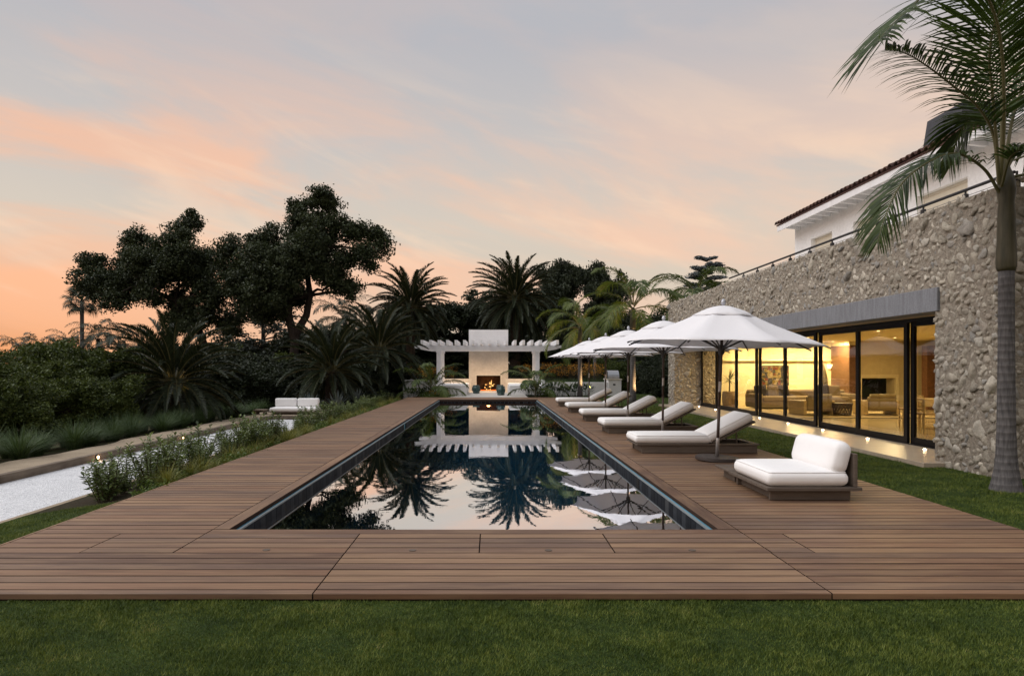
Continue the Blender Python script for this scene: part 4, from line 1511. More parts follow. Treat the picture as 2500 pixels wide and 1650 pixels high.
# built-in benches
for sgn, lab in ((-1, 'white plastered corner bench with cushions left of the fireplace'), (1, 'white plastered corner bench with cushions right of the fireplace')):
    xin = FC + sgn * 1.15
    xout = FC + sgn * 2.95
    bn = empty('corner_bench', ((xin + xout) / 2, 39, 0.01), lab, 'bench')
    a, b_ = sorted((xin, xout))
    mb = MB().box(a, b_, 36.9, 42.2, 0.0, 0.40)
    mb.build('bench_base', M['stucco'], bn)
    MB().box(a - (0.1 if sgn > 0 else 0), b_ + (0.1 if sgn < 0 else 0), 42.2, 42.42, 0.0, 0.78).build('bench_back', M['plaster'], bn)
    wx = xout + sgn * 0.13
    MB().box(min(wx, xout + sgn * 0.002), max(wx, xout + sgn * 0.002), 36.9, 42.2, 0.0, 0.78).build('bench_back', M['stucco'], bn)
    c = MB()
    cushion(c, b_ - a - 0.04, 2.6, 0.13, 0.04, 0.012, T(a + 0.02, 36.95, 0.405), 6, 8, 2)
    c.build('seat_cushion', M['fabric'], bn, True)
    c = MB()
    cushion(c, b_ - a - 0.04, 2.55, 0.13, 0.04, 0.012, T(a + 0.02, 39.58, 0.405), 6, 8, 2)
    c.build('seat_cushion', M['fabric'], bn, True)
    for q in range(3):
        c = MB()
        cushion(c, 0.16, 1.2, 0.34, 0.06, 0.0, T((xout - sgn * 0.19) - 0.08, 37.6 + q * 1.3, 0.54) @ RY(-sgn * 8), 3, 5, 4)
        c.build('back_cushion', M['fabric'], bn, True)

# planter walls
pw = empty('planter_wall', (-4.2, 37, 0), 'white planter wall left of the pergola behind a small palm', 'wall')
MB().cbox(-4.80, -3.35, 37.0, 37.25, -0.4, 0.80, 0.01).cbox(-4.80, -4.55, 37.26, 42.5, -0.4, 0.798, 0.01).build('wall_block', M['stucco'], pw)
pw = empty('planter_wall', (4.6, 37, 0), 'long white planter wall right of the pergola with lance leaved plants before it', 'wall')
MB().cbox(2.95, 6.28, 37.0, 37.25, -0.1, 0.68, 0.01).build('wall_block', M['stucco'], pw)
bq = empty('barbecue_counter', (6.6, 37, 0), 'white masonry counter with built-in barbecue on the lawn', 'barbecue')
MB().cbox(6.30, 7.0, 36.8, 38.2, -0.1, 0.80, 0.01).build('counter_base', M['stucco'], bq)
MB().cbox(6.26, 7.04, 36.75, 38.25, 0.802, 0.86, 0.008).build('counter_top', M['cream_paint'], bq)
hd = MB()
pr = [(36.95, 0.862)] + [(37.45 - 0.5 * math.cos(q), 0.90 + 0.42 * math.sin(q)) for q in frange(0.05, 1.75, 8)] + [(37.95, 1.2), (37.95, 0.862)]
hd.prism(pr, 'x', 6.32, 6.92)
hd.build('grill_hood', M['steel'], bq)
MB().tube([(6.4, 36.90, 1.06), (6.84, 36.90, 1.06)], 0.018, 8).build('hood_handle', M['steel'], bq)
MB().box(6.55, 6.68, 36.79, 36.802, 0.52, 0.60).build('socket_plate', M['chimney'], bq)


# garden stools
def stool(x, y, label):
    o = empty('garden_stool', (x, y, 0.011), label, 'stool', 'jade ceramic garden stools before the fire')
    MB().lathe([(0.17, 0.0), (0.19, 0.02), (0.20, 0.06), (0.185, 0.09), (0.225, 0.17), (0.24, 0.25), (0.225, 0.33), (0.185, 0.40), (0.20, 0.43), (0.19, 0.46), (0.165, 0.475)], 8).build('body', M['jade'], o, world=False)
    r_ = MB()
    for k in range(8):
        a = 2 * math.pi * (k + 0.5) / 8
        r_.box(-0.03, 0.03, -0.012, 0.012, 0.17, 0.33, T(math.cos(a) * 0.218, math.sin(a) * 0.218, 0) @ Matrix.Rotation(a + math.pi / 2, 4, 'Z'))
    r_.build('relief_panel', M['jade'], o, world=False)
    return o


stool(X(1162.5, 38.6), 38.6, 'jade ceramic stool standing alone on the left of the fire')
stool(X(1223, 36.2), 36.2, 'front one of the two jade ceramic stools on the right of the fire')
stool(X(1221, 39.0), 39.0, 'rear one of the two jade ceramic stools on the right of the fire')

# ================================================================== things in the lit room
pn = empty('wall_painting', (10.85, 26.22, 0.8), 'abstract painting of coloured patches in a black frame', 'painting')
MB().box(10.28, 11.41, 26.195, 26.235, 0.79, 1.56).build('picture_frame', M['frame'], pn)
t = NT('painted_patches')
vo = t.n('ShaderNodeTexVoronoi', distance='CHEBYCHEV')
vo.inputs['Scale'].default_value = 10
vo.inputs['Randomness'].default_value = 0.75
t.l(t.co('World'), vo.inputs['Vector'])
sx_ = t.n('ShaderNodeSeparateColor')
t.l(vo.outputs['Color'], sx_.inputs[0])
cA = t.ramp(sx_.outputs[0], [(0.0, (0.02, 0.02, 0.025)), (0.2, (0.16, 0.11, 0.02)), (0.34, (0.035, 0.04, 0.03)), (0.5, (0.20, 0.15, 0.06)), (0.62, (0.11, 0.025, 0.012)), (0.74, (0.03, 0.028, 0.035)), (0.88, (0.22, 0.18, 0.10)), (1.0, (0.05, 0.045, 0.05))], 'CONSTANT')
nn = t.noise(t.co('World'), 25, 4)
M['art'] = t.fin(t.mix(1.0, cA, t.ramp(nn, [(0.3, 0.6), (0.7, 1.25)]), 'MULTIPLY'), 0.6, 0.3)
MB().box(10.31, 11.38, 26.185, 26.194, 0.82, 1.53).build('canvas', M['art'], pn)

sf = empty('indoor_sofa', (10.8, 24.4, 0.012), 'long taupe sofa against the lit wall inside the room', 'sofa')
MB().cbox(9.35, 12.9, 24.1, 25.1, 0.05, 0.28, 0.02).build('base', M['sofa'], sf)
MB().cbox(9.35, 12.9, 24.86, 25.12, 0.281, 0.68, 0.05).build('backrest', M['sofa'], sf)
for xa in (9.33, 12.65):
    MB().cbox(xa, xa + 0.26, 24.08, 25.14, 0.06, 0.56, 0.04).build('armrest', M['sofa'], sf)
for k in range(3):
    c = MB()
    cushion(c, 1.0, 0.8, 0.18, 0.05, 0.02, T(9.62 + k * 1.01, 24.08, 0.27), 5, 5, 2)
    c.build('seat_cushion', M['sofa'], sf, True)
for k, (px, col_) in enumerate([(9.75, 'pillow'), (10.2, 'sofa'), (10.55, 'pillow'), (12.05, 'pillow'), (12.4, 'sofa')]):
    p = empty('throw_pillow', (px, 24.7, 0.45), ['dark pillow at the left arm of the indoor sofa', 'taupe pillow second from the left on the indoor sofa', 'dark pillow left of centre on the indoor sofa', 'dark pillow right of centre on the indoor sofa', 'taupe pillow at the right arm of the indoor sofa'][k], 'pillow', 'pillows on the indoor sofa')
    c = MB()
    cushion(c, 0.44, 0.14, 0.42, 0.06, 0.0, T(-0.22, -0.07, 0) @ RX_(-14) @ RY(random.uniform(-9, 9)), 5, 3, 5)
    c.build('pillow_case', M[col_], p, True, world=False)


def armchair(x, y, rz, label):
    o = empty('armchair', (x, y, 0.012), label, 'armchair', 'armchairs in the lit room')
    o.rotation_euler = (0, 0, R(rz))
    for sx in (-0.52, 0.42):
        MB().cbox(sx, sx + 0.10, -0.42, 0.42, 0.02, 0.46, 0.012).build('side_panel', M['armchair_side'], o, world=False)
    MB().cbox(-0.415, 0.415, -0.40, 0.40, 0.14, 0.30, 0.02).build('seat_frame', M['armchair'], o, world=False)
    c = MB()
    cushion(c, 0.82, 0.72, 0.14, 0.05, 0.02, T(-0.41, -0.30, 0.301), 5, 5, 2)
    c.build('seat_cushion', M['armchair'], o, True, world=False)
    c = MB()
    cushion(c, 0.82, 0.16, 0.42, 0.05, 0.0, T(-0.41, -0.42, 0.16) @ RX_(8), 5, 3, 5)
    c.build('backrest', M['armchair'], o, True, world=False)
    MB().tube([(-0.36, -0.44, 0.60), (0.36, -0.44, 0.60)], 0.07, 10).build('head_roll', M['armchair'], o, True, world=False)
    return o


armchair(X(1981, 21.3), 21.3, 8, 'low olive armchair left of the carved side table, seen from behind')
armchair(X(2138, 21.3), 21.3, -4, 'low olive armchair before the indoor fireplace, seen from behind')
ta = empty('carved_table', (X(2056, 20.9), 20.9, 0.012), 'dark carved lattice side table between the armchairs', 'side table')
MB().lathe([(0.30, 0.36), (0.31, 0.375), (0.30, 0.39)], 16).build('table_top', M['dark_wood'], ta, world=False)
MB().lathe([(0.25, 0.0), (0.27, 0.03), (0.24, 0.05)], 16).build('foot_ring', M['dark_wood'], ta, world=False)
lt = MB()
for k in range(18):
    a0 = 2 * math.pi * k / 18
    for d in (-1, 1):
        a1 = a0 + d * 0.7
        lt.tube([(0.24 * math.cos(a0), 0.24 * math.sin(a0), 0.045), (0.265 * math.cos((a0 + a1) / 2), 0.265 * math.sin((a0 + a1) / 2), 0.20), (0.28 * math.cos(a1), 0.28 * math.sin(a1), 0.365)], 0.016, 5)
lt.build('lattice', M['dark_wood'], ta, world=False)
sp = empty('spindle_sculpture', (X(2010, 25.5), 25.5, 0.012), 'tall dark pointed sculpture standing behind the indoor sofa', 'sculpture')
MB().lathe([(0.13, 0.0), (0.13, 0.3), (0.16, 0.55), (0.17, 0.75), (0.15, 1.05), (0.10, 1.35), (0.04, 1.55), (0.008, 1.64)], 10).build('body', M['sculpture'], sp, True, world=False)
MB().lathe([(0.14, 0.30), (0.18, 0.40), (0.18, 0.66), (0.165, 0.72)], 10).build('band', M['room_wall'], sp, True, world=False)
pl = empty('potted_palm', (8.78, 25.2, 0.012), 'spiky potted plant in a wicker pot behind the glass', 'plant')
MB().lathe([(0.20, 0.0), (0.25, 0.1), (0.265, 0.35), (0.25, 0.56), (0.22, 0.60), (0.20, 0.58)], 18).build('pot', M['wicker'], pl, True, world=False)
MB().tube([(0, 0, 0.55), (0.01, 0, 0.8), (0, 0, 1.02)], [0.03, 0.025, 0.022], 8).build('stem', M['stem'], pl, True, world=False)
lf = MB()
for k in range(46):
    a, e = random.uniform(0, 6.283), random.uniform(-0.5, 1.45)
    L_ = random.uniform(0.38, 0.52)
    d = Vector((math.cos(a) * math.cos(e), math.sin(a) * math.cos(e), math.sin(e)))
    s_ = d.cross(Vector((0.1, 0.2, 1))).normalized() * 0.013
    b0 = Vector((0, 0, 1.02))
    m_, e_ = b0 + d * L_ * 0.5, b0 + d * L_ + Vector((0, 0, -0.03))
    lf.add([b0 - s_ * 0.6, b0 + s_ * 0.6, m_ + s_, m_ - s_, e_], [(0, 1, 2, 3), (3, 2, 4)])
lf.build('leaves', M['near_frond'], pl, world=False)
sn = empty('wall_sconce', (12.97, 26.15, 1.5), 'lit square wall sconce inside the room', 'sconce')
MB().add([(12.88, 26.08, 1.60), (13.04, 26.08, 1.60), (13.04, 26.23, 1.60), (12.88, 26.23, 1.60), (12.92, 26.16, 1.44), (13.0, 26.16, 1.44), (13.0, 26.23, 1.44), (12.92, 26.23, 1.44)], [(0, 1, 2, 3), (7, 6, 5, 4), (4, 5, 1, 0), (5, 6, 2, 1), (6, 7, 3, 2), (7, 4, 0, 3)]).build('shade', emit('sconce_shade', (1, 0.78, 0.42), 2.2), sn)
dt = empty('dining_table', (11.4, 16.4, 0.012), 'dark dining table with pale top behind the near glass panel', 'table')
MB().cbox(10.35, 12.6, 15.6, 16.7, 0.70, 0.745, 0.006).build('table_top', M['armchair_side'], dt)
MB().cbox(10.75, 12.2, 15.8, 16.5, 0.012, 0.698, 0.01).build('table_base', M['dark_wood'], dt)
vs = empty('flower_vase', (11.25, 16.2, 0.746), 'small dark vase with pale flowers on the dining table', 'vase')
MB().lathe([(0.04, 0.0), (0.06, 0.05), (0.05, 0.11), (0.04, 0.13)], 10).build('vase_body', M['dark_wood'], vs, True, world=False)
fl = MB()
for k in range(40):
    d = Vector((random.gauss(0, 1), random.gauss(0, 1), random.gauss(0.4, 0.8))).normalized() * random.uniform(0.03, 0.10) + Vector((0, 0, 0.17))
    s_ = 0.014
    fl.add([d + Vector((-s_, 0, -s_)), d + Vector((s_, 0, -s_)), d + Vector((s_, s_, s_)), d + Vector((-s_, s_, s_))], [(0, 1, 2, 3)])
fl.build('blossoms', plain('pale_blossom', (0.6, 0.5, 0.12), 0.7, 0.2), vs, world=False)


def dchair(x, y, rz, label):
    o = empty('dining_chair', (x, y, 0.012), label, 'chair', 'dining chairs behind the near glass')
    o.rotation_euler = (0, 0, R(rz))
    for sx in (-0.22, 0.20):
        for sy in (-0.22, 0.20):
            MB().cbox(sx, sx + 0.03, sy, sy + 0.03, 0.0, 0.44 if sy > 0 else 0.80, 0.004).build('leg', M['armchair_side'], o, world=False)
    MB().cbox(-0.235, 0.245, -0.235, 0.245, 0.441, 0.475, 0.008).build('seat', M['wicker'], o, world=False)
    for z in (0.18, 0.28):
        MB().tube([(-0.2, -0.205, z), (0.21, -0.205, z)], 0.011, 6).tube([(-0.2, 0.215, z), (0.21, 0.215, z)], 0.011, 6).build('stretcher', M['armchair_side'], o, world=False)
    MB().cbox(-0.19, 0.198, -0.215, -0.195, 0.62, 0.78, 0.004).build('back_rail', M['armchair_side'], o, world=False)
    return o


dchair(X(2225, 16.9), 16.9, 70, 'pale wooden dining chair at the far corner of the dining table')
dchair(X(2252, 15.2), 15.2, 20, 'pale wooden dining chair at the near side of the dining table')
rg = empty('floor_rug', (11, 22.3, 0.013), 'large pale woven rug under the armchairs', 'rug')
MB().cbox(8.9, 13.3, 20.0, 24.6, 0.0135, 0.024, 0.003).build('rug_field', M['rug'], rg)
MB().box(8.8, 8.899, 19.9, 24.7, 0.0135, 0.023).box(8.9, 13.3, 19.9, 19.999, 0.0135, 0.023).build('rug_border', M['dark_wood'], rg)

# ================================================================== vegetation
random.seed(21)
RNG = np.random.default_rng(21)


def quads_leaf(C, size, aspect=0.5, up=0.0, rng=None, flat=0.0):
    """one lozenge leaf at every point of C (n,3) -> V (4n,3), F (n,4)"""
    rng = rng or RNG
    n = len(C)
    d = rng.normal(size=(n, 3))
    d[:, 2] = d[:, 2] * (1 - flat) + up
    d /= np.linalg.norm(d, axis=1)[:, None]
    r = rng.normal(size=(n, 3))
    s = np.cross(d, r)
    s /= np.linalg.norm(s, axis=1)[:, None] + 1e-9
    L = size * rng.uniform(0.6, 1.35, n)[:, None]
    W = L * aspect
    V = np.stack([C - d * L * 0.5, C + s * W * 0.5 + d * L * 0.08, C + d * L * 0.5, C - s * W * 0.5 + d * L * 0.08], 1).reshape(-1, 3)
    return V, np.arange(4 * n).reshape(-1, 4)


def clump_points(c, r, n, rng=None):
    """points in an ellipsoid, denser towards its skin"""
    rng = rng or RNG
    d = rng.normal(size=(n, 3))
    d /= np.linalg.norm(d, axis=1)[:, None]
    q = rng.uniform(0, 1, n) ** 0.42
    q = np.where(rng.uniform(0, 1, n) < 0.14, q * rng.uniform(1.0, 1.45, n), q)
    return np.asarray(c) + d * q[:, None] * np.asarray(r)


def sub_clumps(blobs, per, rmin, rmax, rng=None):
    """blobs (x,y,z,rx,ry,rz) -> many small clump centres spread over each"""
    rng = rng or RNG
    out = []
    for b in blobs:
        vol = (b[3] * b[4] * b[5]) ** (1 / 3)
        k = max(4, int(per * vol * vol))
        pts = clump_points(b[:3], np.array(b[3:6]) * 0.86, k, rng)
        for p in pts:
            r_ = rng.uniform(rmin, rmax)
            out.append((p, r_))
    return out


def foliage_mesh(name, blobs, mat, per, rmin, rmax, leaves, size, aspect=0.55, up=0.0, squash=0.75, rng=None, org=(0, 0, 0)):
    C = []
    for p, r_ in sub_clumps(blobs, per, rmin, rmax, rng):
        C.append(clump_points(p, (r_, r_, r_ * squash), leaves, rng))
    C = np.concatenate(C) - np.asarray(org)
    V, Fq = quads_leaf(C, size, aspect, up, rng)
    return np_mesh(name, V, Fq, mat)


def limb(mb, a, b, r0, r1, wob=0.25, n=6, k=7):
    a, b = Vector(a), Vector(b)
    L_ = (b - a).length
    pts = []
    for i in range(n + 1):
        q = i / n
        p = a.lerp(b, q)
        if 0 < i < n:
            p += Vector((random.gauss(0, 1), random.gauss(0, 1), random.gauss(0, 0.6))) * L_ * 0.05 * wob * 4
        pts.append(p)
    mb.tube(pts, [r0 + (r1 - r0) * i / n for i in range(n + 1)], k, False)


# ---- big live oaks, outlined blob by blob
def oak(label, base, yd, blobs_px, trunk_px, leaves_mat, per=20, leaves=190, size=0.155):
    o = empty('oak_tree', base, label, 'tree', 'large oaks on the left')
    blobs = []
    for (u0, v0, ru, rv, dyy) in blobs_px:
        yy = yd + dyy
        s = yy / F
        x_, _, z_ = P(u0, v0, yy)
        blobs.append((x_, yy, z_, ru * s, max(ru, rv) * s * 0.9, rv * s))
    cr = foliage_mesh('crown', blobs, leaves_mat, per, 0.30, 0.80, leaves, size, 0.6, 0.1, 0.7, RNG, base)
    link('crown', cr, o)
    tb_ = MB()
    path = [Vector(P(*q)) for q in trunk_px]
    rad = frange(0.32, 0.10, len(path) - 1)
    tb_.tube(path, rad, 10, False)
    for b in blobs:
        i = min(range(len(path)), key=lambda k: (path[k] - Vector(b[:3])).length + (0 if k >= len(path) // 2 else 3))
        limb(tb_, path[i], b[:3], rad[i] * 0.55, 0.05)
        for _ in range(2):
            tip = Vector(b[:3]) + Vector((random.gauss(0, 1) * b[3], random.gauss(0, 1) * b[4], random.gauss(0, 1) * b[5])) * 0.55
            limb(tb_, b[:3], tip, 0.06, 0.02, n=4, k=5)
    tb_.build('trunk', M['bark'], o, True)
    return o


oak('leftmost broad dark oak with a rounded crown against the sunset', (X(470, 46), 46, -1.0), 46,
    [(235, 690, 55, 48, 0), (225, 640, 35, 32, 1), (300, 700, 62, 60, 0.5), (275, 735, 35, 28, -1), (330, 590, 34, 36, 0), (320, 650, 50, 45, 2), (400, 600, 45, 40, 0), (462, 545, 40, 34, 1),
     (440, 590, 40, 35, -1), (390, 670, 60, 50, -1), (470, 660, 52, 58, 1), (520, 640, 36, 38, 0), (345, 640, 60, 45, -1), (430, 640, 60, 50, -1.5), (370, 720, 40, 30, -1), (500, 700, 50, 45, -1), (440, 730, 48, 34, 1), (480, 770, 68, 42, 0), (440, 790, 50, 30, -1), (520, 720, 40, 40, -1), (560, 790, 40, 35, 0)],
    [(505, 905, 46), (500, 850, 46), (480, 790, 46.2), (430, 735, 46), (385, 715, 46), (340, 690, 46)], M['oak_leaf'])
oak('tallest dark oak with a forked trunk beside the first canary palm', (X(715, 44), 44, -0.5), 44,
    [(560, 600, 28, 26, 0), (575, 650, 45, 45, 1), (625, 610, 50, 45, 0), (655, 575, 38, 26, 0.5), (610, 680, 62, 50, -1), (690, 640, 55, 55, 0), (600, 740, 60, 40, 1),
     (735, 510, 36, 32, 0), (778, 480, 44, 26, 0), (805, 500, 30, 28, 0.5), (760, 540, 55, 32, 0), (720, 560, 30, 30, 0), (820, 550, 36, 30, 0), (790, 590, 50, 34, 0.5), (760, 640, 55, 45, 1),
     (870, 570, 40, 26, 0), (915, 570, 34, 30, 0), (930, 605, 24, 26, 0), (890, 620, 38, 34, -0.5), (905, 648, 22, 16, 0), (840, 640, 36, 34, 0), (820, 690, 48, 30, 0), (850, 710, 30, 26, 0), (700, 720, 60, 45, 1), (660, 760, 50, 40, 0), (640, 640, 60, 50, -1.5), (760, 570, 50, 40, -1.5), (740, 620, 55, 45, -2), (690, 690, 55, 40, -2), (640, 720, 60, 45, -2), (780, 660, 45, 38, -1), (590, 700, 50, 45, -1)],
    [(718, 960, 44), (716, 880, 44), (722, 815, 44), (748, 770, 44), (757, 720, 44), (750, 670, 44), (765, 600, 44), (770, 540, 44)], M['oak_leaf'])
# second stem of the fork is a limb of its own mesh inside the same oak
fork = MB().tube([P(720, 830, 44), P(706, 780, 44), P(700, 730, 44.3), P(680, 690, 44.3)], [0.30, 0.26, 0.2, 0.12], 9, False)
oak2 = [o for o in COL.objects if o.name.startswith('oak_tree') and 'tallest' in o.get('label', '')][0]
fork.build('fork_stem', M['bark'], oak2, True)


# ---- general trees and bushes
def gen_blobs(w, h, n, rng, low=0.2):
    out = []
    for i in range(n):
        a = rng.uniform(0, 2 * math.pi)
        q = rng.uniform(0.1, 0.75)
        zz = rng.uniform(low, 0.88)
        sh = math.sqrt(max(0.08, 1 - ((zz - 0.45) / 0.62) ** 2))
        r_ = rng.uniform(0.20, 0.34) * w
        out.append((math.cos(a) * q * w * 0.6 * sh, math.sin(a) * q * w * 0.6 * sh, zz * h, r_, r_, r_ * rng.uniform(0.6, 0.95)))
    return out


def make_tree_mesh(seed, w, h, mat, n=12, per=14, leaves=110, size=0.22, low=0.2, rmin=0.35, rmax=0.7):
    rng = np.random.default_rng(seed)
    bl = gen_blobs(w, h, n, rng, low)
    crown = foliage_mesh('crown', bl, mat, per, rmin, rmax, leaves, size, 0.55, 0.1, 0.7, rng)
    t_ = MB()
    t_.tube([(0, 0, -0.3), (0.1, 0.05, h * 0.25), (0, 0, h * 0.55)], [0.055 * w * 0.6, 0.045 * w * 0.6, 0.02 * w], 8, False)
    for b in bl[:8]:
        limb(t_, (0, 0, h * random.uniform(0.2, 0.45)), b[:3], 0.02 * w, 0.02, n=4, k=5)
    return crown, t_.mesh('trunk', M['bark'], True)


def place_tree(name, meshes, loc, s, rz, label, cat, group):
    o = empty(name, loc, label, cat, group)
    sc = s if isinstance(s, tuple) else (s, s, s)
    o.scale = sc
    o.rotation_euler = (0, 0, rz)
    link('crown', meshes[0], o)
    if meshes[1] is not None:
        link('trunk', meshes[1], o)
    return o


TR = [make_tree_mesh(11, 6.0, 8.0, M['tree_leaf'], 20, 10, 110, 0.20), make_tree_mesh(12, 6.0, 8.0, M['tree_leaf'], 20, 10, 110, 0.20), make_tree_mesh(13, 6.0, 8.0, M['tree_leaf'], 20, 10, 110, 0.20)]
BU = [make_tree_mesh(31, 3.4, 2.8, M['bush_leaf'], 14, 34, 70, 0.13, 0.1, 0.2, 0.42), make_tree_mesh(32, 3.4, 2.8, M['bush_leaf'], 14, 34, 70, 0.13, 0.1, 0.2, 0.42), make_tree_mesh(33, 3.4, 2.8, M['bush_leaf'], 14, 34, 70, 0.13, 0.1, 0.2, 0.42)]
DB = [make_tree_mesh(41, 3.6, 3.2, M['tree_leaf'], 14, 34, 65, 0.14, 0.1, 0.2, 0.45), make_tree_mesh(42, 3.6, 3.2, M['tree_leaf'], 14, 34, 65, 0.14, 0.1, 0.2, 0.45)]

# trees that close the view behind the pergola: (u centre, v top, width px, depth)
back = [(1010, 735, 210, 62, 'dark tree behind the left canary palm'), (1105, 745, 190, 58, 'dark round tree behind the chimney, left side'), (1200, 725, 200, 64, 'dark tree directly behind the chimney'),
        (1305, 690, 180, 60, 'dark tree right of the right canary palm'), (1385, 640, 130, 66, 'tall twiggy dark tree behind the king palms'), (1478, 650, 130, 64, 'dark tree behind the bright green king palm crown'),
        (1560, 760, 170, 55, 'dark tree between the king palms and the stone wall'), (1650, 800, 200, 60, 'dark tree at the far end of the stone wall'),
        (930, 790, 170, 55, 'dark tree between the oak and the left canary palm'), (1430, 790, 200, 50, 'dark leafy tree behind the farthest umbrella'), (1260, 830, 190, 52, 'dark tree behind the right pergola posts'), (1060, 830, 190, 52, 'dark tree behind the left pergola posts'),
        (840, 800, 180, 60, 'dark tree behind the queen palm'), (765, 805, 210, 52, 'low dark tree under the tallest oak'), (620, 835, 200, 58, 'low dark tree between the two oaks'),
        (520, 845, 190, 60, 'low dark tree under the leftmost oak'), (385, 838, 160, 62, 'dark tree left of the leftmost oak trunk'), (1545, 870, 180, 48, 'low dark tree beyond the barbecue')]
for k, (uu, vt_, wp, yy, lab) in enumerate(back):
    s = yy / F
    zb = -1.5 if uu < 900 else -0.2
    hgt = Z(vt_, yy) - zb
    wid = wp * s
    place_tree('evergreen_tree', TR[k % 3], (X(uu, yy), yy, zb), (wid / 6.0, wid / 6.0, hgt / 7.6), k * 1.3, lab, 'tree', 'dark trees closing the view')

# bushes: (u, v base, v top, width px, depth, kind, label)
bush = [(40, 1000, 868, 210, 19.5, 0), (150, 1000, 855, 220, 21, 0), (250, 995, 860, 190, 23, 0), (-40, 1040, 900, 200, 16, 0), (60, 1040, 935, 200, 17, 0), (165, 1035, 930, 190, 18.5, 0), (255, 1020, 905, 160, 21, 0),
        (330, 1000, 870, 170, 27, 0), (100, 985, 845, 210, 26, 0), (220, 975, 838, 200, 28, 0), (20, 985, 872, 160, 24, 0), (560, 990, 880, 190, 30, 1), (640, 985, 870, 180, 33, 1), (520, 985, 850, 170, 36, 1), (700, 985, 880, 170, 35, 1), (610, 975, 850, 200, 40, 0),
        (880, 975, 890, 140, 36, 1), (940, 968, 880, 130, 38, 1), (770, 975, 870, 150, 41, 1), (1590, 955, 880, 110, 40, 1), (1540, 950, 885, 110, 43, 0), (1620, 965, 905, 90, 35, 1), (1480, 935, 880, 110, 46, 0), (980, 950, 890, 110, 45, 1), (1150, 945, 905, 120, 48, 1), (1240, 945, 905, 110, 48, 1), (1400, 940, 890, 130, 47, 1), (1330, 940, 900, 110, 46, 1), (440, 960, 860, 180, 34, 1)]
words = ['yellow-green', 'mid-green', 'dark green']
BL = ['pale green bush at the left frame edge under the far palms', 'green bush left of the low canary palm, upper row', 'green bush touching the left fronds of the low canary palm', 'green bush cut by the left frame edge, front row', 'green bush at the far left behind the first mat rush clump', 'green bush left of centre in the front row of the slope', 'green bush just left of the low canary palm, front row',
      'green bush behind the low canary palm fronds', 'green bush in the top row at the left, below the fan palm', 'green bush in the top row below the fan palm trunk', 'green bush at the upper left frame edge', 'dark bush right of the low canary palm', 'dark bush left of the white sofa', 'dark bush high behind the low canary palm', 'dark bush behind the white sofa', 'green bush under the gap between the oaks',
      'dark bush right of the spreading palm', 'dark bush below the trunk of the left canary palm', 'dark bush behind the spreading palm', 'dark bush by the lawn path near the stone wall', 'green bush behind the lawn path', 'dark bush at the corner of the stone wall', 'green bush behind the barbecue', 'dark bush left of the pergola', 'dark bush visible left of the chimney under the beam', 'dark bush visible right of the chimney under the beam', 'dark bush behind the long planter wall', 'dark bush behind the right corner bench', 'dark bush under the leftmost oak']
for k, (uu, vb, vt_, wp, yy, kd) in enumerate(bush):
    s = yy / F
    zb = Z(vb, yy) - 0.2
    h_ = Z(vt_, yy) - zb
    w_ = wp * s
    ms_ = BU[k % 3] if kd == 0 else DB[k % 2]
    bw, bh = (3.4, 2.7) if kd == 0 else (3.6, 3.1)
    place_tree('garden_bush', ms_, (X(uu, yy), yy, zb), (w_ / bw, w_ / bw, h_ / bh), k * 2.1, BL[k], 'bush', 'bushes of the garden slope')


# ---- palm fronds
def frond_mesh(name, L, pitch, droop, nl, ll, mat, lw=0.035, ang=55, vee=0.25, hang=0.25, seed=0, power=1.5, start=0.14, rach=0.018, twist=0.0, jit=0.12):
    """feather leaf along +X rising at pitch degrees, bending down by droop degrees; leaflets both sides"""
    rng = random.Random(seed)
    N = 18
    pts = [Vector((0, 0, 0))]
    tan = []
    for i in range(N):
        q = (i + 0.5) / N
        a = R(pitch - droop * q ** power)
        b_ = R(twist * q * q)
        d = Vector((math.cos(a) * math.cos(b_), math.cos(a) * math.sin(b_), math.sin(a)))
        tan.append(d)
        pts.append(pts[-1] + d * (L / N))
    tan.append(tan[-1])
    mb = MB()
    mb.tube(pts[::2] + ([pts[-1]] if N % 2 else []), [rach * (1 - 0.85 * i / (len(pts[::2]) - 1)) for i in range(len(pts[::2]))], 5, False)
    nr = len(mb.f)
    for i in range(nl):
        q = start + (1 - start) * (i + 0.5) / nl
        x_ = q * N
        k = min(N - 1, int(x_))
        p = pts[k].lerp(pts[k + 1], x_ - k)
        t_ = tan[k]
        side = t_.cross(Vector((0, 0, 1)))
        if side.length < 0.15:
            side = Vector((0, -1, 0))
        side.normalize()
        nrm = side.cross(t_).normalized()
        shape = math.sin(math.pi * min(1, (q - start) / (1 - start) * 0.80 + 0.16)) ** 0.7
        for sg in (-1, 1):
            l_ = ll * shape * rng.uniform(0.88, 1.08)
            aa = R(ang * (1 - 0.45 * q) + rng.gauss(0, 5))
            d = (t_ * math.cos(aa) + side * sg * math.sin(aa)) + nrm * (vee + rng.gauss(0, jit))
            d.normalize()
            m_ = p + d * l_ * 0.5 - Vector((0, 0, hang * l_ * 0.12))
            d2 = (d - Vector((0, 0, hang))).normalized()
            e_ = m_ + d2 * l_ * 0.5 - Vector((0, 0, hang * l_ * 0.22))
            wv_ = d.cross(nrm).normalized() * lw * 0.5
            if abs(d.dot(nrm)) > 0.95:
                wv_ = t_ * lw * 0.5
            tw = nrm * lw * 0.25 * sg
            mb.add([p - wv_ * 0.6, p + wv_ * 0.6, m_ + wv_ + tw, m_ - wv_ - tw, e_], [(0, 1, 2, 3), (3, 2, 4)])
    me = mb.mesh(name, M['rachis'])
    me.materials.append(mat)
    idx = np.ones(len(me.polygons), dtype=np.int32)
    idx[:nr] = 0
    me.polygons.foreach_set('material_index', idx)
    return me


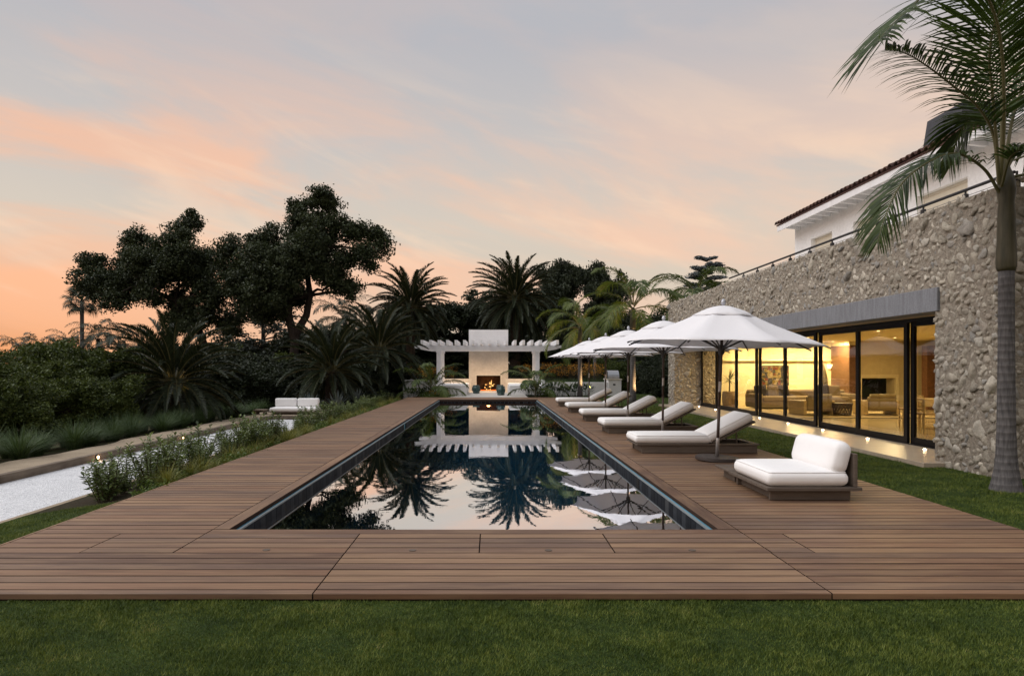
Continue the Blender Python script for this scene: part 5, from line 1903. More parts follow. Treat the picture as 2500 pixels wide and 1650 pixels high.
def fronds_set(name, mat, pitches, L, droopf, nl, ll, **kw):
    out = []
    for i, p in enumerate(pitches):
        out.append((p, frond_mesh('frond', L * random.uniform(0.94, 1.05), p, droopf(p), nl, ll, mat, seed=i * 7 + len(name), **kw)))
    return out


DATE = fronds_set('date', M['date_frond'], [84, 74, 64, 54, 44, 34, 24, 12, 0, -14, -30, -46], 3.0, lambda p: 52 + 0.10 * p if p > 20 else 58 + p * 0.6, 78, 0.40, lw=0.036, ang=46, vee=0.40, hang=0.10, rach=0.030)
KING = fronds_set('king', M['king_frond'], [78, 66, 54, 42, 30, 18, 4, -12], 2.5, lambda p: 100 + 0.2 * p, 60, 0.60, lw=0.027, ang=56, vee=0.05, hang=0.45, rach=0.024, power=1.3)
QUEEN = fronds_set('queen', M['queen_frond'], [78, 62, 48, 34, 20, 5], 3.2, lambda p: 110, 46, 0.7, lw=0.045, ang=60, vee=0.1, hang=0.7, rach=0.025, jit=0.3)


def crown(o, fset, n, top, bottom, zc, s, r0=0.08, phase=0.0, bias=1.0):
    """n fronds on o spread by the golden angle from upright (top) to hanging (bottom)"""
    for k in range(n):
        q = ((k + 0.5) / n) ** bias
        p = top + (bottom - top) * q + random.uniform(-5, 5)
        me = min(fset, key=lambda f: abs(f[0] - p))[1]
        a = phase + k * 2.39996 + random.uniform(-0.15, 0.15)
        sc = s * random.uniform(0.9, 1.08)
        link('frond', me, o, (math.cos(a) * r0, math.sin(a) * r0, zc + (0.25 - 0.45 * q) * s * 0.8), (random.uniform(-0.12, 0.12), random.uniform(-0.06, 0.06), a), (sc, sc, sc))


def date_palm(u_, vc, yd, vb, s, n, label, trunk_r=0.32, bottom=-48, cat='palm'):
    zb = Z(vb, yd)
    zc = Z(vc, yd)
    o = empty('date_palm', (X(u_, yd), yd, zb), label, 'palm tree', 'feather date palms')
    h = zc - zb
    if h > 0.3:
        prof = []
        m = max(6, int(h / 0.16))
        for i in range(m + 1):
            q = i / m
            r_ = trunk_r * (1.12 - 0.2 * q) + 0.018 * (1 if i % 2 else -1)
            if q > 0.86:
                r_ *= 1 + (q - 0.86) * 2.2
            prof.append((r_, -0.4 + (h + 0.35) * q))
        MB().lathe(prof, 14).build('trunk', M['date_bark'], o, True, world=False)
    crown(o, DATE, n, 86, bottom, h, s, 0.16 * s, random.uniform(0, 6), 0.9)
    return o


date_palm(1002, 750, 46, 975, 1.04, 96, 'tall canary palm with thick dark trunk left of the pergola', 0.30)
date_palm(1258, 732, 50, 960, 1.18, 100, 'tall canary palm with thick trunk behind the chimney', 0.37)
date_palm(425, 930, 24, 1000, 0.86, 84, 'low spreading canary palm with fronds to the ground, at left behind grasses', 0.35, -34)
date_palm(810, 905, 31, 985, 0.86, 80, 'low spreading palm behind the agaves and white sofa', 0.3, -36)
date_palm(925, 855, 37, 985, 0.98, 76, 'mid-height palm leaning over between spreading palm and left canary palm', 0.28, -36)


def king_palm(u_, vbase, yd, vc, s, n, label, r_=0.11, set_=KING, mat='king_trunk', top=80, bottom=-8, name='king_palm', shaft=True, lean=0.0):
    zb = Z(vbase, yd)
    zc = Z(vc, yd)
    o = empty(name, (X(u_, yd), yd, zb), label, 'palm tree', 'slender feather palms')
    h = zc - zb
    hs = 0.75 * s if shaft else 0.05
    MB().lathe([(r_ * 1.5, -0.1), (r_ * 1.25, 0.2), (r_, 0.7), (r_ * 0.92, h - hs)], 12).build('trunk', M[mat], o, True, world=False)
    if shaft:
        MB().lathe([(r_ * 0.92, h - hs - 0.01), (r_ * 1.12, h - hs + 0.08), (r_ * 1.0, h - hs * 0.5), (r_ * 0.6, h + 0.03)], 10).build('crownshaft', M['crownshaft'], o, True, world=False)
    crown(o, set_, n, top, bottom, h, s, 0.05 * s, random.uniform(0, 6))
    return o


king_palm(1416, 966, 35.6, 795, 1.12, 15, 'uplit king palm with ringed trunk by the planter wall')
king_palm(1545, 981, 29.4, 752, 1.22, 14, 'uplit king palm with bright green crown on the lawn by the loungers', 0.12)
king_palm(1452, 955, 44, 815, 0.9, 11, 'slim king palm farther back between the two uplit ones', 0.10)
king_palm(1700, 985, 33, 725, 1.15, 14, 'king palm rising behind the stone wall end', 0.11)
king_palm(842, 985, 50, 785, 1.0, 22, 'grey-green queen palm between the oak and the left canary palm', 0.15, QUEEN, 'bark', 82, -10, 'queen_palm', False)
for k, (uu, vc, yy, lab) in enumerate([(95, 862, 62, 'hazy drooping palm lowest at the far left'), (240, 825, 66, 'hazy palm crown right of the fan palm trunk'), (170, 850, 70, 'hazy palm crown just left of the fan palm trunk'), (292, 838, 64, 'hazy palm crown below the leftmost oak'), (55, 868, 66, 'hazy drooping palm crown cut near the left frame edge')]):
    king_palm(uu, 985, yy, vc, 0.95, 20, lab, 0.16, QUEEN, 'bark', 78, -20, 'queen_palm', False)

# ---- fan palm
FY_ = 66
fpz = Z(985, FY_)
fan = empty('fan_palm', (X(200, FY_), FY_, fpz), 'slim tall fan palm partly hidden by the leftmost oak', 'palm tree')
hh = Z(735, FY_) - fpz
MB().lathe([(0.26, -0.3), (0.20, 1.0), (0.17, hh)], 10).build('trunk', M['king_trunk'], fan, True, world=False)


def fan_leaf(L, hang, seed):
    rng = random.Random(seed)
    mb = MB()
    mb.tube([(0, 0, 0), (L * 0.28, 0, 0.12), (L * 0.52, 0, 0.05)], [0.03, 0.025, 0.02], 5, False)
    c = Vector((L * 0.52, 0, 0.05))
    for i in range(26):
        a = R(-125 + 250 * i / 25)
        l_ = L * 0.56 * (1 - 0.25 * abs(a) / 2.2) * rng.uniform(0.9, 1.05)
        d = Vector((math.cos(a), math.sin(a), rng.gauss(0.02, 0.06)))
        s_ = Vector((-math.sin(a), math.cos(a), 0)) * 0.045
        m_ = c + d * l_ * 0.55
        e_ = m_ + (d * 0.5 - Vector((0, 0, hang))).normalized() * l_ * 0.5
        mb.add([c - s_ * 0.3, c + s_ * 0.3, m_ + s_, m_ - s_, e_], [(0, 1, 2, 3), (3, 2, 4)])
    return mb.mesh('frond', M['queen_frond'])


FL = [fan_leaf(2.0, 0.7, k) for k in range(3)]
for k in range(26):
    p = 70 - 110 * (k / 25)
    link('frond', FL[k % 3], fan, (0, 0, hh + 0.1 - 0.3 * k / 25), (random.uniform(-0.3, 0.3), -R(p), k * 2.4), (1, 1, 1))


# ---- cedar and cypress: layered boughs
def tiered(name, label, base, h, w, tiers, mat, leaves, size, z0=0.25, flat=0.10, top=0.35, ragged=0.3):
    o = empty(name, base, label, 'tree')
    tr_ = MB().tube([(0, 0, -0.5), (0.1, 0, h * 0.5), (0, 0, h * 0.97)], [0.035 * h * 0.7, 0.02 * h, 0.02], 8, False)
    C = []
    for i in range(tiers):
        q = i / (tiers - 1)
        zz = h * (z0 + (1 - z0) * q)
        rad = w * 0.5 * (1 - (1 - top) * q)
        for b in range(5):
            a = random.uniform(0, 6.283)
            L_ = rad * random.uniform(1 - ragged, 1.08)
            rise = L_ * random.uniform(0.02, 0.25)
            limb(tr_, (0, 0, zz - 0.25), (math.cos(a) * L_, math.sin(a) * L_, zz + rise), 0.07, 0.02, 0.15, 4, 5)
            for q2 in (0.45, 0.62, 0.78, 0.92):
                c_ = (math.cos(a) * L_ * q2, math.sin(a) * L_ * q2, zz + rise * q2 + 0.05)
                C.append(clump_points(c_, (L_ * 0.27, L_ * 0.27, h * flat * 0.22), leaves))
    tr_.build('trunk', M['bark'], o, True, world=False)
    V, Fq = quads_leaf(np.concatenate(C), size, 0.35, 0.0, RNG, 0.6)
    link('foliage', np_mesh('foliage', V, Fq, mat), o)
    return o


tiered('cedar_tree', 'layered grey cedar seen through the gap between the oaks', (X(640, 58), 58, -1.5), Z(700, 58) + 1.5, 10.0, 12, M['cedar_leaf'], 26, 0.34, 0.2, 0.12, 0.7)
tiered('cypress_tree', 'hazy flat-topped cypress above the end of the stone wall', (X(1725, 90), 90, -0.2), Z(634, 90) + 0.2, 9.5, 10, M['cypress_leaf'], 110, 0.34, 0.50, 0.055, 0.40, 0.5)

# ---- the near king palm beside the house
NPY = 8.6
npb = (X(2457, NPY), NPY, -0.075)
npalm = empty('king_palm', npb, 'near king palm with smooth grey trunk in front of the stone pier', 'palm tree')
zt = Z(660, NPY) + 0.075
prof = [(0.195, -0.05), (0.185, 0.03), (0.158, 0.14), (0.132, 0.28), (0.115, 0.45), (0.102, 0.8), (0.094, 1.4), (0.089, 2.0), (0.087, zt)]
tb_ = MB()
pf = []
for i in range(len(prof) - 1):
    for q in range(5):
        f = q / 5
        pf.append((prof[i][0] * (1 - f) + prof[i + 1][0] * f, prof[i][1] * (1 - f) + prof[i + 1][1] * f))
pf.append(prof[-1])
tb_.lathe(pf, 24)
tb_.build('trunk', M['king_trunk'], npalm, True, world=False)
MB().lathe([(0.092, zt - 0.01), (0.112, zt + 0.04), (0.112, zt + 0.15), (0.100, zt + 0.40), (0.098, zt + 0.65), (0.085, zt + 0.85), (0.105, zt + 1.0), (0.09, zt + 1.15), (0.04, zt + 1.3)], 18).build('crownshaft', M['crownshaft'], npalm, True, world=False)
hc = zt + 1.02
def frond_curve(name, ctrl, nl, ll, mat, lw=0.036, ang=52, vee=0.1, hang=0.4, seed=0, start=0.2, rach=0.022, jit=0.06, roll=0.0, open_=0.0):
    """feather leaf whose stalk follows the given 3-D control points (local space)"""
    rng = random.Random(seed)
    cp = [Vector(p) for p in ctrl]
    cp = [cp[0] * 2 - cp[1]] + cp + [cp[-1] * 2 - cp[-2]]
    pts = []
    for i in range(1, len(cp) - 2):
        for k in range(6):
            t_ = k / 6
            p0, p1, p2, p3 = cp[i - 1:i + 3]
            pts.append(0.5 * ((2 * p1) + (p2 - p0) * t_ + (2 * p0 - 5 * p1 + 4 * p2 - p3) * t_ ** 2 + (3 * p1 - p0 - 3 * p2 + p3) * t_ ** 3))
    pts.append(cp[-2])
    N = len(pts) - 1
    mb = MB()
    mb.tube(pts, [rach * (1 - 0.86 * i / N) for i in range(N + 1)], 6, False)
    nr = len(mb.f)
    ref = None
    for i in range(nl):
        q = start + (1 - start) * (i + 0.5) / nl
        x_ = q * N
        k = min(N - 1, int(x_))
        p = pts[k].lerp(pts[k + 1], x_ - k)
        t_ = (pts[k + 1] - pts[k]).normalized()
        side = t_.cross(Vector((0, 0, 1)))
        if ref is None:
            ref = side.normalized() if side.length > 0.2 else Vector((0, -1, 0))
        s2 = side.normalized() if side.length > 0.05 else ref
        if s2.dot(ref) < 0:
            s2 = -s2
        w_ = min(1, side.length * 1.4)
        side = (ref * (1 - w_ * 0.5) + s2 * w_ * 0.5)
        side = (side - t_ * side.dot(t_)).normalized()
        ref = side
        nrm = side.cross(t_).normalized()
        sd2 = (side * math.cos(R(roll)) + nrm * math.sin(R(roll))).normalized()
        nrm = sd2.cross(t_).normalized()
        qq = (q - start) / (1 - start)
        shape = max(open_, math.sin(math.pi * min(1, qq * 0.78 + 0.17)) ** 0.7)
        for sg in (-1, 1):
            l_ = ll * shape * rng.uniform(0.9, 1.06)
            aa = R(ang * (1 - (0.12 if open_ else 0.4) * qq) + rng.gauss(0, 3))
            d = t_ * math.cos(aa) + sd2 * sg * math.sin(aa) + nrm * (vee + rng.gauss(0, jit))
            d.normalize()
            wv_ = d.cross(nrm).normalized() * lw * 0.5
            tw = nrm * lw * 0.22 * sg
            a1 = p + d * l_ * 0.33 - Vector((0, 0, hang * l_ * 0.04))
            a2 = p + d * l_ * 0.68 - Vector((0, 0, hang * l_ * 0.20))
            e_ = p + d * l_ * 0.97 - Vector((0, 0, hang * l_ * 0.46))
            mb.add([p - wv_ * 0.5, p + wv_ * 0.5, a1 + wv_ + tw, a1 - wv_ - tw, a2 + wv_ * 0.8 + tw, a2 - wv_ * 0.8 - tw, e_], [(0, 1, 2, 3), (3, 2, 4, 5), (5, 4, 6)])
    me = mb.mesh(name, M['rachis'])
    me.materials.append(mat)
    idx = np.ones(len(me.polygons), dtype=np.int32)
    idx[:nr] = 0
    me.polygons.foreach_set('material_index', idx)
    return me


NF = [
    ([(2440, 470, 8.6), (2402, 412, 8.52), (2340, 376, 8.45), (2275, 392, 8.4), (2205, 445, 8.35), (2165, 520, 8.32), (2142, 592, 8.3)], 64, 0.62, 0.9, 10),
    ([(2440, 450, 8.6), (2428, 335, 8.55), (2388, 262, 8.45), (2333, 215, 8.35), (2268, 165, 8.25), (2210, 130, 8.15), (2160, 122, 8.1)], 64, 0.66, 0.7, 0),
    ([(2440, 450, 8.6), (2432, 330, 8.5), (2422, 214, 8.38), (2416, 134, 8.25), (2432, 50, 8.1), (2470, -20, 7.9), (2530, -60, 7.7)], 64, 1.0, 0.25, 0),
    ([(2445, 450, 8.6), (2452, 250, 8.3), (2436, 60, 8.0), (2375, -45, 7.75), (2275, -20, 7.55), (2195, 45, 7.42), (2136, 108, 7.35)], 66, 1.0, 0.5, -10),
    ([(2445, 450, 8.65), (2478, 270, 8.8), (2530, 170, 8.95), (2610, 170, 9.1), (2690, 260, 9.2)], 70, 0.75, 0.5, 0),
    ([(2445, 455, 8.5), (2470, 380, 8.25), (2520, 370, 8.05), (2590, 440, 7.9), (2630, 540, 7.85)], 70, 0.62, 0.8, 0),
    ([(2440, 450, 8.7), (2425, 330, 9.0), (2390, 280, 9.3), (2345, 320, 9.55), (2318, 410, 9.7)], 70, 0.62, 0.9, 0),
    ([(2445, 450, 8.7), (2470, 300, 9.0), (2490, 130, 9.3), (2520, 0, 9.5), (2560, -90, 9.6)], 70, 0.85, 0.3, 0),
    ([(2445, 455, 8.7), (2480, 370, 8.95), (2520, 350, 9.15), (2570, 400, 9.3)], 60, 0.6, 0.9, 0),
    ([(2442, 450, 8.6), (2446, 300, 8.75), (2440, 120, 8.95), (2400, -30, 9.1), (2330, -110, 9.2), (2240, -110, 9.25)], 80, 0.85, 0.4, 0)]
nb_ = Vector(npb)
for i, (cpx, nl_, ll_, hg_, rl_) in enumerate(NF):
    me = frond_curve('frond', [Vector(P(*q)) - nb_ for q in cpx], nl_, ll_, M['near_frond'], lw=0.027, ang=66 if i == 3 else (60 if i in (2, 7, 9) else 56), open_=0.62 if i in (1, 3, 9) else 0.0, hang=hg_, seed=90 + i, roll=rl_, jit=0.10, vee=0.25 if hg_ < 0.4 else 0.08)
    link('frond', me, npalm)
me = frond_mesh('dry_frond', 1.5, 10, 120, 40, 0.5, M['dead_frond'], lw=0.03, ang=30, vee=-0.1, hang=1.2, seed=5, jit=0.3)
link('dry_frond', me, npalm, (0.06, -0.02, hc + 0.15), (0, 0, R(-20)))
link('dry_frond', me, npalm, (0.06, -0.05, hc + 0.35), (0.2, 0, R(-70)), (0.8, 0.8, 0.8))


# ---- small planted palms by the patio
SMALL = fronds_set('small', M['king_frond'], [78, 62, 46, 30, 14], 1.75, lambda p: 95, 42, 0.46, lw=0.034, ang=55, vee=0.05, hang=0.55, rach=0.016, power=1.3)
for (uu, vb, yy, s, n, lab) in [(1055, 962, 35.6, 1.25, 15, 'small arching palm before the left planter wall'), (1311, 966, 35.2, 1.15, 12, 'small arching palm before the right planter wall')]:
    o = empty('small_palm', (X(uu, yy), yy, -0.05), lab, 'palm', 'small palms beside the patio')
    for q in range(3):
        ax_, ay_ = 0.12 * math.cos(q * 2.1), 0.12 * math.sin(q * 2.1)
        MB().tube([(ax_, ay_, -0.05), (ax_ * 1.5, ay_ * 1.5, 0.45)], [0.035, 0.02], 7).build('stem', M['crownshaft'], o, world=False)
    crown(o, SMALL, n, 80, 14, 0.35, s, 0.08)


# ---- tufts: mat rush, sedge, agave, lance-leaf plants, flowers
def tuft_mesh(name, n, h, spread, w, mat, seed, bend=0.6, segs=3):
    rng = np.random.default_rng(seed)
    V, Fq = [], []
    for i in range(n):
        a = rng.uniform(0, 6.283)
        L_ = h * rng.uniform(0.6, 1.1)
        out_ = rng.uniform(0.08, 1.0) ** 0.7 * spread
        r0 = rng.uniform(0, 0.16) * spread
        ca, sa = math.cos(a), math.sin(a)
        b = len(V)
        for k in range(segs + 1):
            q = k / segs
            rr_ = r0 + out_ * (q ** 1.5)
            z = L_ * (q - bend * 0.55 * (out_ / spread) * q * q * 1.1)
            ww = w * (1 - q * 0.85) * 0.5
            V.append((ca * rr_ - sa * ww, sa * rr_ + ca * ww, z))
            V.append((ca * rr_ + sa * ww, sa * rr_ - ca * ww, z))
        for k in range(segs):
            Fq.append((b + 2 * k, b + 2 * k + 1, b + 2 * k + 3, b + 2 * k + 2))
    return np_mesh(name, np.array(V), np.array(Fq), mat)


ONES = ['zeroth', 'first', 'second', 'third', 'fourth', 'fifth', 'sixth', 'seventh', 'eighth', 'ninth', 'tenth', 'eleventh', 'twelfth', 'thirteenth', 'fourteenth', 'fifteenth', 'sixteenth', 'seventeenth', 'eighteenth', 'nineteenth']
TENS = {2: 'twent', 3: 'thirt', 4: 'fort', 5: 'fift', 6: 'sixt', 7: 'sevent', 8: 'eight', 9: 'ninet'}


def nth(n):
    if n < 20:
        return ONES[n]
    return TENS[n // 10] + ('ieth' if n % 10 == 0 else 'y-' + ONES[n % 10])


RUSH = [tuft_mesh('rush_blades', 560, 1.05, 0.85, 0.013, M['mat_rush'], k, 0.9, 4) for k in range(3)]
k = 0
yy = 9.8
while yy < 29.5:
    for row in range(2):
        xx = -9.75 - row * 1.05 + random.uniform(-0.22, 0.22)
        yq = yy + row * 0.5 + random.uniform(-0.2, 0.2)
        s = random.uniform(0.72, 1.12)
        o = link('mat_rush', RUSH[k % 3], None, (xx, yq, gz(xx, yq) - 0.03), (0, 0, random.uniform(0, 6)), (s, s, s * random.uniform(0.72, 1.0)))
        tag(o, 'arching mat rush clump, %s from the viewer in the %s row beside the path' % (nth(k // 2 + 1), ['front', 'back'][row]), 'grass clump', 'mat rush clumps along the gravel path')
        k += 1
    yy += 1.0
SEDGE = [tuft_mesh('sedge_blades', 130, 0.42, 0.34, 0.008, M['sedge'], 20 + k, 0.9, 3) for k in range(2)]


def whorl_shrub(seed, nst, h, mat=None, leaf=0.105):
    """upright stems carrying spiral leaves"""
    rng = random.Random(seed)
    lf, stm = MB(), MB()
    for s_ in range(nst):
        a = rng.uniform(0, 6.283)
        r0 = rng.uniform(0, 0.12)
        lean = rng.uniform(0.05, 0.42)
        H = h * rng.uniform(0.55, 1.08) * (1 - 0.35 * lean)
        b = Vector((math.cos(a) * r0, math.sin(a) * r0, 0))
        tp = b + Vector((math.cos(a) * lean * h, math.sin(a) * lean * h, H))
        md = b.lerp(tp, 0.5) + Vector((rng.gauss(0, 0.02), rng.gauss(0, 0.02), 0.03))
        stm.tube([b, md, tp], [0.007, 0.006, 0.003], 4, False)
        nl = int(H / 0.0145)
        for i in range(nl):
            q = 0.10 + 0.90 * (i + rng.random()) / nl
            p = b.lerp(md, q * 2) if q < 0.5 else md.lerp(tp, q * 2 - 1)
            ph = i * 2.4 + rng.gauss(0, 0.3)
            el = rng.gauss(0.25 + 0.5 * max(0, q - 0.85) / 0.15, 0.25)
            d = Vector((math.cos(ph) * math.cos(el), math.sin(ph) * math.cos(el), math.sin(el)))
            sd_ = d.cross(Vector((0, 0, 1)))
            sd_ = sd_.normalized() if sd_.length > 0.05 else Vector((1, 0, 0))
            l_ = leaf * rng.uniform(0.65, 1.15)
            w_ = l_ * 0.20
            m_ = p + d * l_ * 0.55 + Vector((0, 0, 0.004))
            e_ = p + d * l_ - Vector((0, 0, l_ * 0.18))
            lf.add([p, m_ + sd_ * w_, e_, m_ - sd_ * w_], [(0, 1, 2, 3)])
    return lf.mesh('leaves', mat or M['shrub_leaf']), stm.mesh('stems', M['stem'])


WS = [whorl_shrub(60 + k, 13, 0.70 + 0.05 * k) for k in range(4)]
# planting bed between deck and court
random.seed(33)
n_sh = 0
yy = 9.0
CNT = {'shrub': 0, 'small': 0, 'sedge': 0}
GC = []

while yy < 33.2:
    near = yy < 16
    step = 0.38 if near else 0.58
    xl = -5.55 if yy < 25 else -5.75
    xx = random.uniform(xl, -4.75)
    s = random.uniform(0.72, 1.08) * (1.0 if near else 0.84)
    zz = gz(xx, yy) - 0.02
    pos = 'near end' if yy < 13 else ('middle stretch' if yy < 21 else 'far end')
    CNT['shrub'] += 1
    o = empty('leafy_shrub', (xx, yy, zz), 'tall leafy shrub on the court side of the bed, %s from the viewer' % nth(CNT['shrub']), 'shrub', 'leafy shrubs in the bed beside the deck')
    o.rotation_euler = (0, 0, random.uniform(0, 6))
    o.scale = (s, s, s)
    a_ = WS[n_sh % 4]
    link('leaves', a_[0], o)
    link('stems', a_[1], o)
    if True:
        x2 = random.uniform(-4.75, -4.38)
        CNT['small'] += 1
        o = empty('leafy_shrub', (x2 - 0.5, yy + 0.25, gz(x2 - 0.5, yy)), 'smaller leafy shrub on the deck side of the bed, %s from the viewer' % nth(CNT['small']), 'shrub', 'leafy shrubs in the bed beside the deck')
        s2 = random.uniform(0.42, 0.66)
        o.scale = (s2, s2, s2)
        o.rotation_euler = (0, 0, random.uniform(0, 6))
        link('leaves', a_[0], o)
        link('stems', a_[1], o)
    for q in range(2):
        x3, y3 = random.uniform(-4.65, -4.30), yy + random.uniform(-0.2, 0.4)
        if random.random() < 0.55:
            s3 = random.uniform(0.7, 1.15)
            CNT['sedge'] += 1
            tag(link('sedge_tuft', SEDGE[q], None, (x3, y3, gz(x3, y3)), (0, 0, random.uniform(0, 6)), (s3, s3, s3)), 'yellow-green sedge tuft at the deck edge, %s from the viewer' % nth(CNT['sedge']), 'sedge', 'sedge tufts at the deck edge')
        else:
            s3 = random.uniform(0.7, 1.2)
            GC.append((x3, y3, gz(x3, y3), s3, s3))
    n_sh += 1
    yy += step * random.uniform(0.85, 1.15)

# agaves
ag = MB()
for k in range(34):
    a = k * 2.4
    e = R(78 - 66 * k / 33)
    L_ = 0.62
    d = Vector((math.cos(a) * math.cos(e), math.sin(a) * math.cos(e), math.sin(e)))
    s_ = d.cross(Vector((0, 0, 1)))
    s_ = (s_.normalized() if s_.length > 0.05 else Vector((1, 0, 0))) * 0.045
    ag.add([d * 0.03 - s_ * 0.7, d * 0.03 + s_ * 0.7, d * L_ * 0.5 + s_, d * L_ * 0.5 - s_, d * L_ + Vector((0, 0, 0.02))], [(0, 1, 2, 3), (3, 2, 4)])
agm = ag.mesh('agave_leaves', M['agave'])
for (uu, vb, yy, lab) in [(756, 1004, 28.6, 'blue-grey agave just right of the white sofa'), (822, 998, 29.5, 'blue-grey agave in the middle below the spreading palm'), (872, 990, 30.5, 'blue-grey agave farthest right along the bed')]:
    tag(link('agave_plant', agm, None, (X(uu, yy), yy, Z(vb, yy) + 0.05), (0, 0, uu), (1.25, 1.25, 1.25)), lab, 'agave', 'agaves behind the bed')


def lance_mesh(seed, n=26, h=0.85):
    rng = random.Random(seed)
    mb = MB()
    for k in range(n):
        a, e = rng.uniform(0, 6.283), rng.uniform(0.75, 1.45)
        d = Vector((math.cos(a) * math.cos(e), math.sin(a) * math.cos(e), math.sin(e)))
        s_ = d.cross(Vector((0, 0, 1))).normalized()
        st_ = h * rng.uniform(0.35, 0.7)
        b0 = Vector((rng.gauss(0, 0.07), rng.gauss(0, 0.07), 0))
        p = b0 + d * st_
        L_ = h * rng.uniform(0.35, 0.5)
        d2 = (d + Vector((math.cos(a), math.sin(a), -0.1)) * 0.35).normalized()
        mb.add([b0 - s_ * 0.006, b0 + s_ * 0.006, p + s_ * 0.006, p - s_ * 0.006], [(0, 1, 2, 3)])
        w_ = 0.055
        mb.add([p, p + d2 * L_ * 0.35 + s_ * w_, p + d2 * L_ - Vector((0, 0, 0.05)), p + d2 * L_ * 0.35 - s_ * w_], [(0, 1, 2, 3)])
    return mb.mesh('lance_leaves', M['strelitzia'])


LM = [lance_mesh(80 + k) for k in range(3)]
for k, uu in enumerate([1292, 1312, 1335, 1356, 1374, 1390, 1404, 1430]):
    yy = 36.1 + random.uniform(-0.4, 0.3)
    s = random.uniform(0.85, 1.15)
    tag(link('lance_plant', LM[k % 3], None, (X(uu, yy), yy, -0.07), (0, 0, uu), (s, s, s)), 'lance leaved plant before the long white planter wall, %s from the patio' % nth(k + 1), 'plant', 'lance leaved plants before the planter wall')
for k, uu in enumerate([998, 1012, 1028, 1044]):
    yy = 34.9 + 0.2 * k
    tag(link('lance_plant', LM[k % 3], None, (X(uu, yy), yy, -0.07), (0, 0, uu), (0.75, 0.75, 0.75)), 'low lance leaved plant left of the patio, %s from the left' % nth(k + 1), 'plant', 'lance leaved plants left of the patio')


def flower_mesh(seed, h=1.5, n=34):
    rng = random.Random(seed)
    st_, fl_ = MB(), MB()
    for k in range(n):
        a = rng.uniform(0, 6.283)
        lean = rng.uniform(0, 0.38)
        H = h * rng.uniform(0.6, 1.05)
        tp = Vector((math.cos(a) * lean * h, math.sin(a) * lean * h, H))
        st_.tube([(0, 0, 0), tuple(tp * 0.5 + Vector((0, 0, 0.05))), tuple(tp)], [0.008, 0.006, 0.004], 4, False)
        for q in range(9):
            c = tp + Vector((rng.gauss(0, 0.07), rng.gauss(0, 0.07), rng.gauss(0, 0.05)))
            s_ = rng.uniform(0.015, 0.032)
            d1 = Vector((rng.gauss(0, 1), rng.gauss(0, 1), rng.gauss(0, 1))).normalized() * s_
            d2 = d1.cross(Vector((rng.gauss(0, 1), 0.3, 1))).normalized() * s_
            fl_.add([c - d1, c + d2, c + d1, c - d2], [(0, 1, 2, 3)])
    return fl_.mesh('flower_heads', M['orange_flower']), st_.mesh('stalks', M['stem'])


KP = [flower_mesh(90 + k) for k in range(2)]
for k, (uu, yy) in enumerate([(1018, 41), (1035, 43), (1050, 40.5), (1100, 46), (1285, 46), (1335, 40), (1350, 41.5), (1366, 40), (1395, 40), (1412, 41.5), (1432, 40), (1448, 41), (1462, 39.5)]):
    side = 'left of the pergola' if uu < 1200 else 'behind the long planter wall'
    o = empty('kangaroo_paw', (X(uu, yy), yy, -0.1 if uu < 1200 else 0.1), 'tall stalks of small orange-yellow flowers %s, %s from the left' % (side, nth(k + 1 if uu < 1200 else k - 3)), 'flower', 'orange flower clumps %s' % side)
    o.rotation_euler = (0, 0, k)
    link('flower_heads', KP[k % 2][0], o)
    link('stalks', KP[k % 2][1], o)
# low hedge of mat rush on top of the right planter and low yellow flowers at the left patio corner
for k, uu in enumerate(range(1300, 1480, 12)):
    yy = 38.2 + 0.3 * (k % 2)
    tag(link('planter_grass', RUSH[k % 3], None, (X(uu, yy), yy, 0.35), (0, 0, k), (0.62, 0.62, 0.62)), 'green grass tuft in the long white planter, %s from the pergola' % nth(k + 1), 'grass clump', 'grass tufts in the right planter')
for k, uu in enumerate([1000, 1015, 1030]):
    tag(link('planter_grass', RUSH[k % 3], None, (X(uu, 38.5), 38.5, 0.4), (0, 0, k), (0.62, 0.62, 0.62)), 'green grass tuft in the left white planter, %s from the left' % nth(k + 1), 'grass clump', 'grass tufts in the left planter')
for k, uu in enumerate([1055, 1068, 1080, 1090, 1062, 1076, 1045, 1100]):
    yy = 34.5 + 0.45 * (k % 3)
    GC.append((X(uu, yy), yy, -0.05, 1.3, 1.6))
Vg = []
for (gx_, gy_, gz_, sx_, sz_) in GC:
    C = clump_points((0, 0, 0.05), (0.36, 0.36, 0.16), 300)
    C[:, 2] = np.abs(C[:, 2])
    Vg.append(C * np.array((sx_, sx_, sz_)) + np.array((gx_, gy_, gz_)))
V, Fq = quads_leaf(np.concatenate(Vg), 0.06, 0.5, 0.5)
tag(link('groundcover', np_mesh('groundcover', V, Fq, M['ground_leaf'])), 'low light-green groundcover along the deck edge and patio', 'groundcover', kind='stuff')
yf = MB()
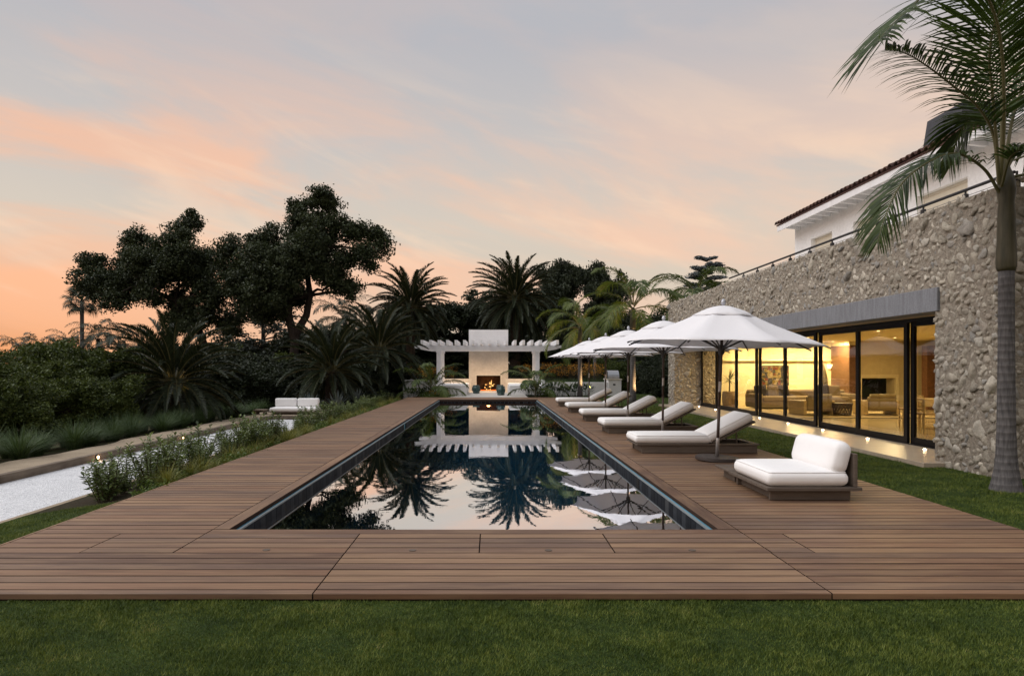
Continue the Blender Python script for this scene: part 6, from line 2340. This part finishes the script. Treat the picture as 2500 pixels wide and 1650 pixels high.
for k in range(160):
    c = Vector((random.uniform(X(1046, 34.6), X(1095, 34.6)), random.uniform(34.3, 35.4), random.uniform(0.12, 0.30)))
    d1 = Vector((random.gauss(0, 1), random.gauss(0, 1), random.gauss(0, 1))).normalized() * 0.03
    d2 = d1.cross(Vector((0.2, 0.3, 1))).normalized() * 0.03
    yf.add([c - d1, c + d2, c + d1, c - d2], [(0, 1, 2, 3)])
tag(yf.build('flower_carpet', M['orange_flower']), 'scatter of small orange flowers left of the patio front', 'flowers', kind='stuff')


# ---- garden uplights on the palms
def uplight(x, y, z, target, power, label, size=45):
    o = empty('garden_uplight', (x, y, z), label, 'garden light', 'lit uplights below the palms')
    d = (Vector(target) - Vector((x, y, z + 0.12))).normalized()
    q = d.to_track_quat('Z', 'Y').to_matrix().to_4x4()
    b = MB().lathe([(0.035, -0.08), (0.04, 0.0), (0.045, 0.05)], 10)
    b.v = [tuple(Matrix.Translation((0, 0, 0.12)) @ q @ Vector(p)) for p in b.v]
    b.build('lamp_body', M['frame'], o, world=False)
    MB().tube([(0, 0, -0.02), (0, 0, 0.10)], 0.012, 6).build('lamp_spike', M['frame'], o, world=False)
    ld = bpy.data.lights.new('uplight', 'SPOT')
    ld.energy = power
    ld.spot_size = R(size)
    ld.spot_blend = 0.6
    ld.color = (1, 0.62, 0.28)
    ld.shadow_soft_size = 0.04
    lo = bpy.data.objects.new('uplight', ld)
    COL.objects.link(lo)
    lo.location = Vector((x, y, z + 0.12)) + d * 0.07
    lo.rotation_euler = (-d).to_track_quat('Z', 'Y').to_euler()


uplight(X(1416, 35.6) + 0.75, 35.1, -0.02, (X(1416, 35.6) + 0.05, 35.6, 1.6), 420, 'lit uplight at the foot of the king palm by the planter wall', 75)
uplight(X(1545, 29.4) + 0.70, 28.95, -0.06, (X(1545, 29.4) + 0.05, 29.4, 1.6), 420, 'lit uplight at the foot of the king palm on the lawn', 75)
uplight(X(1292, 48.8), 48.8, 0.0, (X(1262, 50), 50, 2.4), 420, 'lit uplight at the foot of the canary palm behind the chimney', 70)
uplight(X(452, 23.3), 23.3, Z(985, 23.3), (X(436, 24), 24, Z(900, 24)), 26, 'lit uplight under the low canary palm at left', 60)
